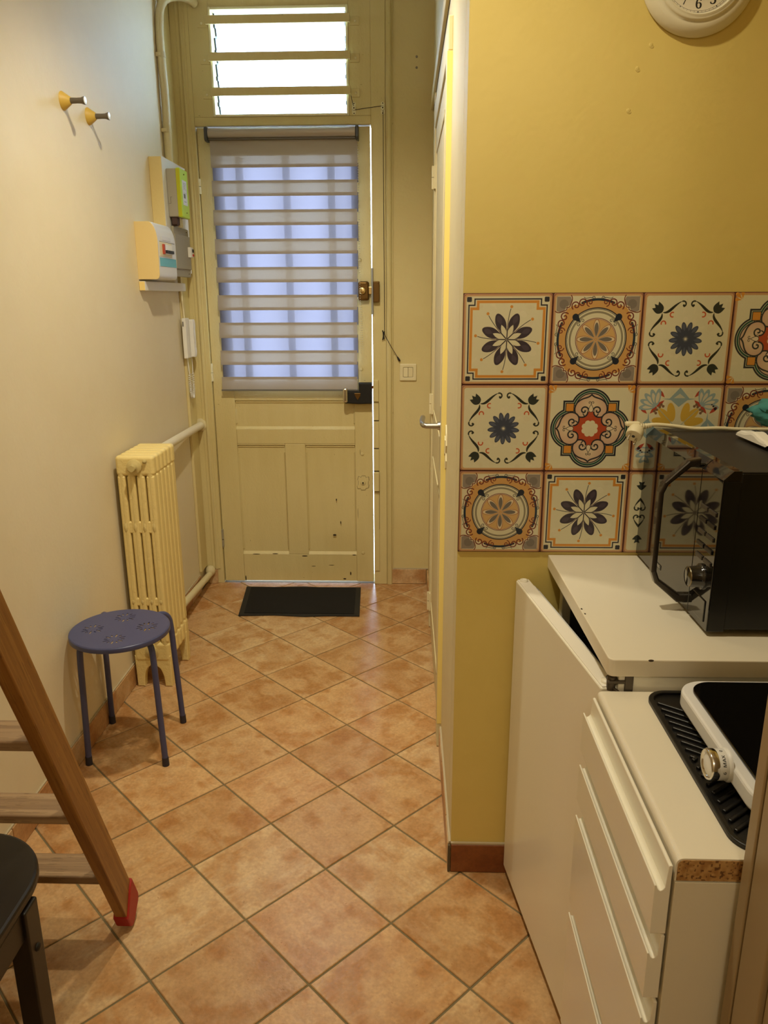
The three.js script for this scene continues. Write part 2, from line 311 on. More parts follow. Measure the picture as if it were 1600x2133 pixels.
const artA = canvasTex(TW, TW, (x, w) => {       // dark eight-petalled flower in a stepped border
  tileBase(x, w);
  const step = (m, k) => { x.beginPath(); const a = m, b = w - m; x.moveTo(a + k, a); x.lineTo(b - k, a); x.lineTo(b - k, a + k); x.lineTo(b, a + k); x.lineTo(b, b - k); x.lineTo(b - k, b - k); x.lineTo(b - k, b); x.lineTo(a + k, b); x.lineTo(a + k, b - k); x.lineTo(a, b - k); x.lineTo(a, a + k); x.lineTo(a + k, a + k); x.closePath(); };
  x.strokeStyle = INK; x.lineWidth = 7; step(30, 34); x.stroke(); x.strokeStyle = ORANGE; x.lineWidth = 15; step(45, 38); x.stroke();
  for (const [a, b] of [[18, 18], [w - 46, 18], [18, w - 46], [w - 46, w - 46]]) { x.fillStyle = '#2c2b2e'; rr(x, a, b, 28, 28, 6); x.fill(); }
  x.translate(w / 2, w / 2);
  for (let k = 0; k < 8; k++) {
    const a = (k + 0.5) * Math.PI / 4; petal(x, a, 14, 148, 41, '#382e36'); 
    x.globalAlpha = 0.35; petal(x, a, 90, 140, 20, '#6b5c60'); x.globalAlpha = 1;
    x.save(); x.rotate(a); x.fillStyle = CREAM; x.beginPath(); x.moveTo(12, 0); x.quadraticCurveTo(50, -28, 90, 0); x.quadraticCurveTo(50, 28, 12, 0); x.fill(); x.restore();
    x.save(); x.rotate(k * Math.PI / 4 + 0.02); x.strokeStyle = '#dccba8'; x.lineWidth = 8; x.beginPath(); x.moveTo(0, 0); x.lineTo(95, 0); x.stroke();
    x.strokeStyle = '#1c1a20'; x.lineWidth = 5.5; x.beginPath(); x.moveTo(0, 0); x.lineTo(60, 0); x.stroke(); x.lineWidth = 3.2; x.beginPath(); x.moveTo(50, 0); x.quadraticCurveTo(120, 0, 172, 14); x.stroke();
    x.fillStyle = ORANGE; x.beginPath(); x.arc(184, 18, 8.5, 0, 7); x.fill(); x.restore();
  }
});
const artB = canvasTex(TW, TW, (x, w) => {       // medallion with grey flower
  tileBase(x, w); x.translate(w / 2, w / 2);
  const ring = (r, lw, c) => { x.strokeStyle = c; x.lineWidth = lw; x.beginPath(); x.arc(0, 0, r, 0, 7); x.stroke(); };
  for (let k = 0; k < 4; k++) { x.save(); x.rotate(k * Math.PI / 2);
    x.fillStyle = '#c9964e'; x.beginPath(); x.moveTo(-190, -96); x.bezierCurveTo(-190, -150, -176, -176, -158, -176); x.bezierCurveTo(-150, -190, -120, -196, -96, -190); x.lineTo(-60, -120); x.lineTo(-120, -60); x.fill();
    x.fillStyle = '#8e8272'; x.beginPath(); x.moveTo(-238, -238); x.lineTo(-160, -238); x.bezierCurveTo(-140, -200, -160, -186, -184, -184); x.bezierCurveTo(-186, -160, -200, -140, -238, -160); x.fill();
    x.globalAlpha = 0.4; x.fillStyle = '#5f574e'; x.beginPath(); x.arc(-196, -196, 26, 0, 7); x.fill(); x.globalAlpha = 1;
    x.restore(); }
  ring(200, 46, '#c99a58'); speckle(x, 0, 1, 1, ['#000'], 0);
  for (let k = 0; k < 4; k++) { x.strokeStyle = TEAL; x.lineWidth = 13; x.beginPath(); x.arc(0, 0, 222, k * Math.PI / 2 - 0.42, k * Math.PI / 2 + 0.42); x.stroke(); }
  x.fillStyle = CREAM; x.beginPath(); x.arc(0, 0, 178, 0, 7); x.fill();
  ring(175, 6, INK); ring(168, 2.5, INK); ring(152, 11, '#8d8468'); ring(118, 3.5, DRED); ring(112, 2.5, '#a0532c');
  x.fillStyle = '#cda566'; x.beginPath(); x.arc(0, 0, 110, 0, 7); x.fill();
  for (let k = 0; k < 8; k++) { const a = k * Math.PI / 4; petal(x, a, 4, 108, 25, '#8a4a2a'); petal(x, a, 6, 105, 22, '#dcc79c'); petal(x, a, 12, 90, 17, '#716a5e'); }
  for (let k = 0; k < 4; k++) { x.save(); x.rotate(k * Math.PI / 2 + Math.PI / 4);
    x.fillStyle = '#1d2530'; x.beginPath(); x.arc(176, 0, 19, 0, 7); x.fill(); x.beginPath(); x.moveTo(172, -18); x.lineTo(134, 0); x.lineTo(172, 18); x.fill();
    spiral(x, 132, -15, 12, 1.2, 1.1, -1, INK, 2.6); spiral(x, 132, 15, 12, -1.2, 1.1, 1, INK, 2.6);
    for (const q of [-1, 1]) {
      spiral(x, 222, q * 44, 26, -q * 1.6, 1.25, q, DRED, 6.5); spiral(x, 206, q * 80, 26, q * 2.4, 1.25, -q, DRED, 6.5); spiral(x, 178, q * 112, 22, -q * 2.2, 1.2, q, DRED, 5);
      x.strokeStyle = DRED; x.lineWidth = 5; x.beginPath(); x.moveTo(246, q * 20); x.bezierCurveTo(256, q * 42, 262, q * 60, 284, q * 62); x.stroke(); x.beginPath(); x.moveTo(246, q * 20); x.quadraticCurveTo(240, q * 8, 252, 0); x.stroke();
    } x.restore();
    for (const q of [-1, 1]) { x.save(); x.rotate(k * Math.PI / 2); x.strokeStyle = INK; x.lineWidth = 3; x.beginPath(); x.moveTo(234, q * 82); x.bezierCurveTo(218, q * 72, 240, q * 46, 230, q * 34); x.stroke(); spiral(x, 230, q * 26, 10, q * 1.5, 1.1, -q, INK, 3); x.restore(); } }
});
const artC = canvasTex(TW, TW, (x, w) => {       // blue daisy with four corner vines
  tileBase(x, w); x.translate(w / 2, w / 2);
  for (let k = 0; k < 13; k++) { const a = (k + 0.3) * 2 * Math.PI / 13; petal(x, a, 5, 92, 20, '#3c4250', 0.7); x.globalAlpha = 0.4; petal(x, a, 45, 86, 13, '#717684'); x.globalAlpha = 1; }
  x.fillStyle = '#cfc6b0'; x.beginPath(); x.arc(0, 0, 5, 0, 7); x.fill();
  for (let k = 0; k < 4; k++) { x.save(); x.rotate(k * Math.PI / 2 - Math.PI * 0.75);
    for (const q of [-1, 1]) {
      taper(x, [[206, q * 4], [172, q * 26], [196, q * 72], [174, q * 124]], 2, 15, '#26291f');
      x.strokeStyle = '#26291f'; x.lineWidth = 8; x.beginPath(); x.arc(160, q * 116, 15, q * 0.5, q * 3.6, q < 0); x.stroke(); x.beginPath(); x.arc(152, q * 112, 6, 0, 7); x.fill();
      x.strokeStyle = '#c0542c'; x.lineWidth = 7; x.beginPath(); x.arc(158, q * 34, 13, -q * 2.6, q * 1.1, q < 0); x.stroke();
    }
    x.fillStyle = '#2b3029'; x.beginPath(); x.moveTo(210, 0); x.bezierCurveTo(218, -34, 240, -30, 268, -26); x.lineTo(256, -10); x.lineTo(276, 0); x.lineTo(256, 10); x.lineTo(268, 26); x.bezierCurveTo(240, 30, 218, 34, 210, 0); x.fill();
    x.restore(); }
});
const artD = canvasTex(TW, TW, (x, w) => {       // green and black quatrefoil with a red star
  tileBase(x, w); x.translate(w / 2, w / 2); const S = 252;
  const quat = (k, c) => { x.fillStyle = c; x.beginPath(); x.rect(-0.66 * S * k, -0.66 * S * k, 1.32 * S * k, 1.32 * S * k); x.fill(); for (const [a, b] of [[0, -1], [0, 1], [1, 0], [-1, 0]]) { x.beginPath(); x.arc(a * 0.45 * S, b * 0.45 * S, 0.49 * S - (1 - k) * S * 0.62, 0, 7); x.fill(); } };
  quat(1, '#20242a'); quat(0.94, CREAM); quat(0.922, '#1f4a3d'); quat(0.855, CREAM); quat(0.838, '#20242a'); quat(0.80, '#c9aa8a');
  for (const [a, b] of [[-1, -1], [1, -1], [1, 1], [-1, 1]]) { x.fillStyle = '#20242a'; x.fillRect(a * 0.5 * S - 26, b * 0.5 * S - 26, 52, 52); x.fillStyle = ORANGE; x.fillRect(a * 0.5 * S - 22, b * 0.5 * S - 22, 44, 44); }
  x.fillStyle = '#b04a28'; x.beginPath(); for (let k = 0; k < 16; k++) { const r = k % 2 ? 78 : (k % 4 ? 112 : 122), a = k * Math.PI / 8; k ? x.lineTo(r * Math.cos(a), r * Math.sin(a)) : x.moveTo(r, 0); } x.fill();
  for (let k = 0; k < 4; k++) { x.save(); x.rotate(k * Math.PI / 2); x.save(); x.scale(0.89, 0.89);
    x.beginPath(); x.moveTo(0, -226); x.bezierCurveTo(-24, -196, -60, -212, -96, -170); x.bezierCurveTo(-126, -120, -96, -78, -66, -76); x.bezierCurveTo(-30, -72, -14, -100, -22, -122); x.lineTo(22, -122); x.bezierCurveTo(14, -100, 30, -72, 66, -76); x.bezierCurveTo(96, -78, 126, -120, 96, -170); x.bezierCurveTo(60, -212, 24, -196, 0, -226);
    const gr = x.createRadialGradient(0, -150, 20, 0, -140, 105); gr.addColorStop(0, '#d8c29c'); gr.addColorStop(1, '#c9a486'); x.fillStyle = gr; x.fill(); x.strokeStyle = '#22262b'; x.lineWidth = 9; x.stroke();
    x.fillStyle = '#d8c09a'; x.fillRect(-24, -128, 48, 14);
    for (const q of [-1, 1]) { spiral(x, q * 44, -120, 30, q > 0 ? Math.PI : 0, 1.0, q, '#22262b', 9); }
    x.fillStyle = '#dccba8'; x.strokeStyle = '#2a2624'; x.lineWidth = 3; x.beginPath(); x.moveTo(0, -162); x.bezierCurveTo(-22, -130, -18, -112, 0, -110); x.bezierCurveTo(18, -112, 22, -130, 0, -162); x.fill(); x.stroke();
    spiral(x, -11, -172, 11, 0.6, 1.0, -1, '#2a2624', 3); spiral(x, 11, -172, 11, 2.5, 1.0, 1, '#2a2624', 3); x.restore();
    x.rotate(Math.PI / 4); x.strokeStyle = '#22262b'; x.lineWidth = 6; x.beginPath(); x.moveTo(-30, -94); x.lineTo(-26, -76); x.moveTo(30, -94); x.lineTo(26, -76); x.stroke();
    x.translate(0, -306); x.rotate(Math.PI); for (const a of [-0.75, 0, 0.75]) petal(x, Math.PI / 2 + a + Math.PI, -4, -62 + Math.abs(a) * -8, -13, ORANGE); x.restore(); }
  x.fillStyle = CREAM; x.beginPath(); for (let k = 0; k < 8; k++) { const a = (k + 0.5) * Math.PI / 4; x.moveTo(0, 0); x.arc(34 * Math.cos(a), 34 * Math.sin(a), 17, 0, 7); } x.fill(); x.beginPath(); x.arc(0, 0, 36, 0, 7); x.fill();
});
const artE = canvasTex(TW, TW, (x, w) => {       // pale blue leaves, red drops, yellow leaves
  tileBase(x, w); x.translate(w / 2, w / 2);
  for (let k = 0; k < 4; k++) { x.save(); x.rotate(k * Math.PI / 2);
    x.fillStyle = '#8fa3a0'; x.beginPath(); x.moveTo(0, -242); x.lineTo(-58, -178); x.lineTo(-100, -176); x.lineTo(-48, -168); x.lineTo(0, -128); x.lineTo(48, -168); x.lineTo(100, -176); x.lineTo(58, -178); x.fill(); x.fillStyle = '#c4c0a4'; x.beginPath(); x.moveTo(0, -206); x.lineTo(34, -180); x.lineTo(-34, -180); x.fill();
    for (const q of [-1, 1]) { for (const [px, py, a] of [[q * 88, -184, q * 0.75], [q * 88, -168, q * 2.3]]) { x.save(); x.translate(px, py); x.rotate(a - Math.PI / 2 + (q > 0 ? Math.PI : 0)); petal(x, q > 0 ? Math.PI : 0, 0, 54, 14, '#b0452e'); x.restore(); } 
      for (const [a, b, r] of [[118, -216, 9], [132, -204, 6], [142, -194, 4]]) { x.fillStyle = '#2a1f22'; x.beginPath(); x.arc(q * a, b, r, 0, 7); x.fill(); } for (const [a, b] of [[104, -142], [92, -132], [112, -128]]) { x.fillStyle = '#7a5c40'; x.beginPath(); x.arc(q * a, b, 8, 0, 7); x.fill(); } }
    x.save(); x.rotate(Math.PI / 4);
    for (const a of [-0.9, -0.45, 0, 0.45, 0.9]) { x.save(); x.translate(0, -190); x.rotate(a); x.fillStyle = '#93a6a4'; x.beginPath(); x.ellipse(0, -52, 18, 50, 0, 0, 7); x.fill(); x.fillStyle = '#cfc6a8'; x.beginPath(); x.ellipse(0, -48, 10, 32, 0, 0, 7); x.fill(); x.restore(); }
    for (const a of [-0.6, 0, 0.6]) { x.save(); x.translate(0, -40); x.rotate(a); x.fillStyle = '#cfa83e'; x.beginPath(); x.ellipse(0, -70, 24, 56, 0, 0, 7); x.fill(); x.restore(); }
    x.strokeStyle = '#a9ae98'; x.lineWidth = 4; x.beginPath(); x.moveTo(0, -190); x.lineTo(0, -30); x.stroke(); x.restore(); x.restore(); }
});
{
  const mats = { A: artA, B: artB, C: artC, D: artD, E: artE }; for (const k in mats) mats[k] = std(0xffffff, 0.34, { map: mats[k] });
  const px = 0.1893, py = 0.1922, x0 = 0.1135, y1 = 1.4635, rows = ['ABCDA', 'CDEBC', 'BACDE'], th = 0.0045, r = 0.004;
  part('tile_joint', box(x0, Math.min(x0 + 5 * px, XS - 0.004), y1 - 3 * py, y1, ZK, ZK + 0.0022, 0), std(0x50261c, 0.7), kitchenWall);
  rows.forEach((row, b) => [...row].forEach((k, a) => {
    const xa = x0 + a * px + 0.0012, xb = Math.min(xa + px - 0.0024, XS - 0.005), yb = y1 - b * py - 0.0012, ya = yb - py + 0.0024; if (xb < xa + 0.02) return;
    const g = extrude(roundRect(xa, xb, ya, yb, r), th, [0, 0, ZK + 0.0005], 'xyz', 0.001, 3), uv = g.attributes.uv, p = g.attributes.position;
    for (let i = 0; i < uv.count; i++) uv.setXY(i, (p.getX(i) - xa) / (px - 0.0024), (p.getY(i) - ya) / (yb - ya));
    part('wall_tile', g, mats[k], kitchenWall);
  }));
}

// ───────────────────────── door frame, transom and the old entrance door ─────────────────────────
const FZ = ZD + 0.015;                                                // front of the frame boards
const trim = struct('trim_1');
part('jamb', [box(XL + 0.001, -0.974, 0, YC - 0.01, ZD - 0.001, FZ, 0.002), box(-0.985, -0.974, 0, 2.7, ZD - 0.05, ZD, 0), box(-0.985, -0.962, 0, 2.19, ZD - 0.075, ZD - 0.048, 0)], M.paint, trim);
part('jamb_moulding', [cyl([-1.008, 0.08, FZ], [-1.008, 2.93, FZ], 0.009, 0.009, 12), box(-1.03, -0.99, 0.08, 2.93, FZ - 0.004, FZ + 0.004, 0.002)], M.paint, trim);
part('jamb', [box(-0.1775, -0.113, 0, YC - 0.01, ZD - 0.001, FZ, 0.002), box(-0.1775, -0.165, 0, 2.7, ZD - 0.05, ZD, 0)], M.paint, trim);
part('jamb_moulding', [cyl([-0.099, 0, FZ - 0.008], [-0.099, 2.93, FZ - 0.008], 0.0145, 0.0145, 14), box(-0.088, -0.079, 0, 2.93, ZD - 0.002, FZ - 0.008, 0.002)], M.paint, trim);
part('door_head', box(-0.974, -0.1775, 2.197, 2.234, ZD - 0.045, FZ, 0.003), M.paint, trim);
part('transom_board', [box(-0.974, -0.8845, 2.234, YC - 0.01, ZD - 0.02, FZ - 0.002, 0.002), box(-0.274, -0.1775, 2.234, YC - 0.01, ZD - 0.02, FZ - 0.002, 0.002), box(-0.8845, -0.274, 2.669, YC - 0.01, ZD - 0.02, FZ - 0.002, 0.002)], M.paint, trim);
parts('strike_batten', [box(-0.1775, -0.151, 0.075, 0.5, FZ - 0.001, FZ + 0.006, 0.002), box(-0.1775, -0.151, 0.61, 0.72, FZ - 0.001, FZ + 0.006, 0.002), box(-0.1775, -0.151, 0.725, 0.86, FZ - 0.001, FZ + 0.005, 0.002), box(-0.1775, -0.151, 0.865, 0.95, FZ - 0.001, FZ + 0.006, 0.002)], M.paint, trim);
parts('batten_gap_shade', [box(-0.1513, -0.1497, 0.3, 0.605, FZ - 0.002, FZ + 0.0006, 0), box(-0.1513, -0.1499, 0.86, 0.955, FZ - 0.002, FZ + 0.0006, 0), box(-0.1775, -0.1505, 0.6045, 0.6095, FZ - 0.002, FZ + 0.0008, 0), box(-0.1775, -0.1505, 0.8605, 0.8645, FZ - 0.002, FZ + 0.0008, 0), box(-0.1775, -0.1505, 0.7205, 0.7245, FZ - 0.002, FZ + 0.0008, 0)], M.paintDark, trim);  // dark strips paint in the shade of the gaps between battens
part('lock_keeper', [box(-0.1775, -0.15, 0.506, 0.604, FZ - 0.001, FZ + 0.022, 0.004, 2)], M.paint, trim, 'cream painted lock keeper low on the frame');
part('lock_keeper', [box(-0.1775, -0.151, 0.958, 1.062, FZ - 0.001, FZ + 0.014, 0.003, 2)], M.paint, trim);
part('keeper_box', [box(-0.1725, -0.143, 1.428, 1.524, FZ - 0.001, FZ + 0.026, 0.004, 2), ball([-0.149, 1.514, FZ + 0.026], 0.003), ball([-0.149, 1.438, FZ + 0.026], 0.003)], M.bronze, trim, 'bronze keeper box on the frame');
part('guard_strip', box(-0.1815, -0.1725, 1.372, 1.584, FZ - 0.004, FZ + 0.012, 0.002), M.greyMetal, trim, 'grey steel guard strip over the door gap');
const trim2 = struct('trim_2');
part('corner_board', box(XL, XL + 0.014, 0.1, YC - 0.01, ZD + 0.016, ZD + 0.128, 0.003), M.wallDoor, trim2);
// louvred transom
const win = struct('window_1');
part('bead', [box(-0.8845, -0.874, 2.234, 2.669, ZD - 0.03, FZ + 0.006, 0.003), box(-0.2845, -0.274, 2.234, 2.669, ZD - 0.03, FZ + 0.006, 0.003), box(-0.874, -0.2845, 2.234, 2.244, ZD - 0.03, FZ + 0.008, 0.003), box(-0.874, -0.2845, 2.657, 2.669, ZD - 0.03, FZ + 0.004, 0.003)], M.paintPale, win);
part('sash_back', [box(-0.985, -0.874, 2.2, 2.7, ZD - 0.075, ZD - 0.03, 0), box(-0.2845, -0.165, 2.2, 2.7, ZD - 0.075, ZD - 0.03, 0), box(-0.874, -0.2845, 2.2, 2.24, ZD - 0.075, ZD - 0.03, 0), box(-0.874, -0.2845, 2.66, 2.7, ZD - 0.075, ZD - 0.03, 0)], M.paintPale, win);
const glassBump = dataTex(256, 256, g1((u, v) => 255 * fbm(u, v, 24, 24, 3, 91)), false, 0.12);
M.frosted = phys(0xe2f2f6, 0.5, { transmission: 1, thickness: 0, ior: 1.5, bumpMap: glassBump, bumpScale: 0.002 });
M.clear = phys(0xf2faff, 0.12, { transmission: 1, thickness: 0, ior: 1.5 });
for (let k = 0; k < 4; k++) {
  const y = 2.3 + k * 0.105, hgt = 0.125, g = box(-0.868, -0.2905, -hgt / 2, hgt / 2, -0.0005, 0.0005, 0); g.rotateX(0.36 + (k === 1 ? 0.05 : 0)); g.translate(0, y, ZD - 0.056);
  const pane = new THREE.PlaneGeometry(0.5775, hgt); pane.rotateX(0.36 + (k === 1 ? 0.05 : 0)); pane.translate(-0.57925, y, ZD - 0.056);
  part('pane', uvBox(pane), M.frosted, win, 'frosted glass louvre');
  for (const x of [-0.8705, -0.288]) { const c = box(x - 0.003, x + 0.003, -hgt / 2 + 0.012, hgt / 2 - 0.006, -0.004, 0.006, 0.001); c.rotateX(0.36); c.translate(0, y, ZD - 0.052); part('louvre_clip', [c, box(x - 0.004, x + 0.004, y - 0.012, y + 0.004, ZD - 0.05, ZD - 0.03, 0.001)], std(0x2a3038, 0.4), win); }
}
for (const [y, xa] of [[2.611, -0.893], [2.468, -0.888], [2.330, -0.886]]) {
  const r = part('security_bar', [box(xa, -0.264, y - 0.0165, y + 0.0175, FZ + 0.022, FZ + 0.03, 0.002), box(xa, xa + 0.006, y - 0.014, y + 0.012, FZ, FZ + 0.026, 0.001), box(-0.270, -0.264, y - 0.014, y + 0.012, FZ, FZ + 0.026, 0.001),
    box(xa - 0.04, xa + 0.002, y - 0.022, y + 0.012, FZ - 0.003, FZ + 0.003, 0.001), box(-0.268, -0.226, y - 0.022, y + 0.012, FZ - 0.003, FZ + 0.003, 0.001)], M.paint, win);
  parts('screw', [ball([-0.243, y - 0.006, FZ + 0.003], 0.0055, 1, 1, 0.4), ball([xa - 0.022, y - 0.006, FZ + 0.003], 0.0055, 1, 1, 0.4)], M.paintPale, r);
}
// door leaf
const door = struct('door_1');
const DX0 = -0.9715, DX1 = -0.1838, DF = ZD - 0.004, DB = DF - 0.036;
const chips = (list) => list.map(([x, y, w, h]) => ball([x, y, DF - 0.0002], 0.5, w, h, 0.0016, 8));
part('stile', box(DX0, -0.868, 0.0055, 2.1935, DB, DF, 0.003), M.paint, door);
part('stile', box(-0.272, DX1, 0.0055, 2.1935, DB, DF, 0.003), M.paint, door);
part('rail', box(-0.868, -0.272, 0.008, 0.155, DB, DF - 0.0005, 0.003), M.paint, door);
part('rail', box(-0.868, -0.272, 0.742, 0.815, DB, DF - 0.0005, 0.003), M.paint, door);
part('rail', box(-0.868, -0.272, 0.966, 1.055, DB, DF - 0.0005, 0.003), M.paint, door);
part('rail', box(-0.868, -0.272, 2.09, 2.1935, DB, DF - 0.0005, 0.003), M.paint, door);
part('mullion', box(-0.627, -0.523, 0.155, 0.742, DB, DF - 0.0005, 0.003), M.paint, door);
for (const [a, b, c, d] of [[-0.868, -0.272, 0.815, 0.966], [-0.868, -0.627, 0.155, 0.742], [-0.523, -0.272, 0.155, 0.742]]) {
  part('panel', box(a, b, c, d, DB + 0.006, DF - 0.011, 0), M.paint, door);
  part('panel_moulding', [box(a, b, d - 0.007, d, DF - 0.012, DF - 0.001, 0.002), box(a + 0.002, b - 0.002, d - 0.018, d - 0.009, DF - 0.012, DF - 0.006, 0.002),
    extrude(poly([[DF - 0.0115, c + 0.015], [DF - 0.0115, c], [DF, c]]), b - a, [a, 0, 0], 'zyx'),
    extrude(poly([[a, DF - 0.0115], [a + 0.008, DF - 0.0115], [a, DF - 0.001]]), d - c - 0.075, [0, c + 0.03, 0], 'xzy'), extrude(poly([[b, DF - 0.0115], [b, DF - 0.001], [b - 0.008, DF - 0.0115]]), d - c - 0.075, [0, c + 0.03, 0], 'xzy')], M.paint, door);
}
for (const x of [-0.79, -0.573, -0.365]) part('glazing_bar', box(x - 0.016, x + 0.016, 1.055, 2.09, DB + 0.004, DF - 0.004, 0.004), M.paint, door);
part('pane', uvBox(new THREE.PlaneGeometry(0.596, 1.035).translate(-0.57, 1.5725, DF - 0.02)), M.clear, door, 'clear glass behind the blind');
parts('paint_chip', chips([[-0.352, 0.33, 0.005, 0.016], [-0.385, 0.262, 0.018, 0.01], [-0.372, 0.452, 0.006, 0.012], [-0.337, 0.02, 0.016, 0.008], [-0.305, 0.05, 0.007, 0.02], [-0.862, 0.02, 0.006, 0.03], [-0.70, 0.158, 0.03, 0.004], [-0.545, 0.146, 0.03, 0.006], [-0.405, 0.096, 0.03, 0.003], [-0.5, 0.09, 0.024, 0.003], [-0.262, 0.38, 0.002, 0.06], [-0.247, 0.7, 0.002, 0.03], [-0.8, 0.155, 0.04, 0.004], [-0.285, 0.153, 0.02, 0.005]]), M.paintDark, door, 'dark spots where the paint has chipped away');
parts('nail_head', [[-0.242, 2.10], [-0.236, 1.62], [-0.236, 1.112], [-0.236, 0.69], [-0.238, 0.165]].map(([x, y]) => ball([x, y, DF], 0.009, 1, 1, 0.4)), M.paint, door);
part('hinge', [cyl([-0.9725, 1.915, DF + 0.006], [-0.9725, 1.945, DF + 0.006], 0.007), cyl([-0.9725, 1.948, DF + 0.006], [-0.9725, 1.98, DF + 0.006], 0.007)], M.paintPale, door);
part('hinge', [cyl([-0.9725, 1.056, DF + 0.006], [-0.9725, 1.096, DF + 0.006], 0.007), cyl([-0.9725, 1.099, DF + 0.006], [-0.9725, 1.142, DF + 0.006], 0.007)], M.paintPale, door);
part('hinge', [cyl([-0.9725, 0.2, DF + 0.006], [-0.9725, 0.235, DF + 0.006], 0.0075), cyl([-0.9725, 0.239, DF + 0.006], [-0.9725, 0.291, DF + 0.006], 0.0075), lathe([[0, -0.018], [0.007, 0]], [-0.9725, 0.2, DF + 0.006])], M.plasticGrey2, door);
{
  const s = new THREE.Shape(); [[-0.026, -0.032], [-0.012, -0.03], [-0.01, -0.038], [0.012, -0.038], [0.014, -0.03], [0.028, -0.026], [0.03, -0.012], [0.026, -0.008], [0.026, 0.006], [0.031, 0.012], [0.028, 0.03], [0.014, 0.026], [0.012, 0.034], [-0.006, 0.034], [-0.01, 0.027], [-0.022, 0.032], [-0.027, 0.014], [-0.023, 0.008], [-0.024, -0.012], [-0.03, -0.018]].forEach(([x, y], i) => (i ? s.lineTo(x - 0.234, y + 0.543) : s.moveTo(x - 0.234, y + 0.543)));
  const dark = extrude(s, 0.0012, [0, 0, DF - 0.0006], 'xyz', 0); dark.translate(0.234, -0.543, 0); dark.scale(1.05, 1.045, 1); dark.translate(-0.234, 0.543, -DF * 0); part('plate_shadow_line', dark, M.paintDark, door, 'dark outline painted as the shadow gap around the keyhole plate');  // dark backing imitates the shadow gap around the plate
  const e = part('keyhole_plate', [extrude(s, 0.004, [0, 0, DF - 0.0005], 'xyz', 0.001), lathe([[0, 0.004], [0.011, 0.0035], [0.015, 0]], [-0.234, 0.541, DF + 0.003], [0, 0, 1], 20)], M.paint, door, 'old painted keyhole plate with a scalloped outline');
  part('keyhole', [cyl([-0.234, 0.543, DF + 0.004], [-0.234, 0.543, DF + 0.0075], 0.004, 0.004, 10), box(-0.2355, -0.2325, 0.533, 0.543, DF + 0.004, DF + 0.0075, 0)], M.black, e);
}
const rim = part('rim_lock', [box(-0.247, -0.193, 1.436, 1.524, DF, DF + 0.032, 0.01, 3)], M.bronze, door, 'bronze rim lock with a brass cylinder');
parts('lock_screw', [[-0.205, 1.515], [-0.207, 1.447], [-0.232, 1.447]].map(([x, y]) => ball([x, y, DF + 0.031], 0.004, 1, 1, 0.6)), M.bronze, rim);
part('lock_cylinder', [lathe([[0, 0.012], [0.012, 0.0115], [0.016, 0.008], [0.0165, 0]], [-0.2235, 1.481, DF + 0.031], [0, 0, 1], 30), box(-0.2245, -0.2225, 1.474, 1.488, DF + 0.042, DF + 0.0438, 0)], M.brass, rim);
part('lock_bolt', box(-0.1965, -0.178, 1.465, 1.5, DF + 0.008, DF + 0.026, 0.003, 2), M.brass, rim);
{
  const s = poly([[-0.322, 0.957], [-0.312, 0.951], [-0.25, 0.948], [-0.184, 0.949], [-0.184, 1.05], [-0.247, 1.05], [-0.247, 1.012], [-0.322, 1.012]]);
  const nl = part('night_latch', [extrude(s, 0.05, [0, 0, DF - 0.001], 'xyz', 0.006)], M.rubber, door, 'black night latch below the blind');
  part('thumb_turn', [box(-0.325, -0.299, 0.957, 1.028, DF + 0.03, DF + 0.064, 0.01, 3)], M.chrome, nl);
  part('shield_badge', extrude(poly([[-0.268, 1.002], [-0.237, 1.002], [-0.239, 0.988], [-0.252, 0.968], [-0.265, 0.988]]), 0.003, [0, 0, DF + 0.0485], 'xyz', 0.001), M.bronze, nl);
  part('latch_bolt', box(-0.188, -0.166, 1.02, 1.034, DF + 0.006, DF + 0.02, 0.001), std(0x8a4a2a, 0.4, { metalness: 0.6 }), nl);
}
// ground outside the door
structMesh('outer_landing', box(-4, 3, -0.2, -0.02, -9, ZD - 0.251, 0), std(0xb8b4aa, 0.9));
structMesh('door_sill', box(-0.985, -0.165, -0.1, -0.006, ZD - 0.25, ZD + 0.001, 0.002), std(0xa79c88, 0.8));

// ───────────────────────── right-hand door of the corridor ─────────────────────────
const door2 = struct('door_2', [XC, 0, ZK]); door2.rotation.y = TILT;
part('casing', [box(XC - 0.014, XC + 0.001, 0.002, 2.078, -2.35, -2.27, 0.002)], M.wallRight, door2);
part('casing_lit_edge', box(XC - 0.0145, XC + 0.0005, 0.088, 2.077, -2.275, -2.2685, 0.001), std(0xf2dc84, 0.5), door2, 'casing edge coloured brighter yellow to stand for lamplight');  // brighter yellow on this face stands for the lamplight falling on it
part('casing', [box(XC - 0.012, XC + 0.001, 0.002, 2.2, -3.30, -3.235, 0.003), box(XC - 0.012, XC + 0.001, 2.078, 2.16, -3.235, -2.27, 0.003)], M.wallRight, door2);
part('door_leaf', [box(XC - 0.006, XC + 0.02, 0.012, 2.074, -3.233, -2.352, 0.002)], M.wallRight, door2);
for (const [a, b] of [[0.16, 0.82], [1.0, 1.98]]) part('leaf_moulding', [box(XC - 0.010, XC - 0.005, a, a + 0.012, -3.12, -2.47, 0.002), box(XC - 0.010, XC - 0.005, b - 0.012, b, -3.12, -2.47, 0.002), box(XC - 0.010, XC - 0.005, a, b, -3.12, -3.108, 0.002), box(XC - 0.010, XC - 0.005, a, b, -2.482, -2.47, 0.002)], M.wallRight, door2);
for (const y of [1.9, 1.02, 0.13]) part('hinge', [cyl([XC - 0.016, y - 0.042, -3.236], [XC - 0.016, y - 0.001, -3.236], 0.006, 0.006, 12), cyl([XC - 0.016, y + 0.002, -3.236], [XC - 0.016, y + 0.042, -3.236], 0.006, 0.006, 12), box(XC - 0.013, XC - 0.005, y - 0.042, y + 0.042, -3.236, -3.215, 0.001)], M.plasticCream, door2);
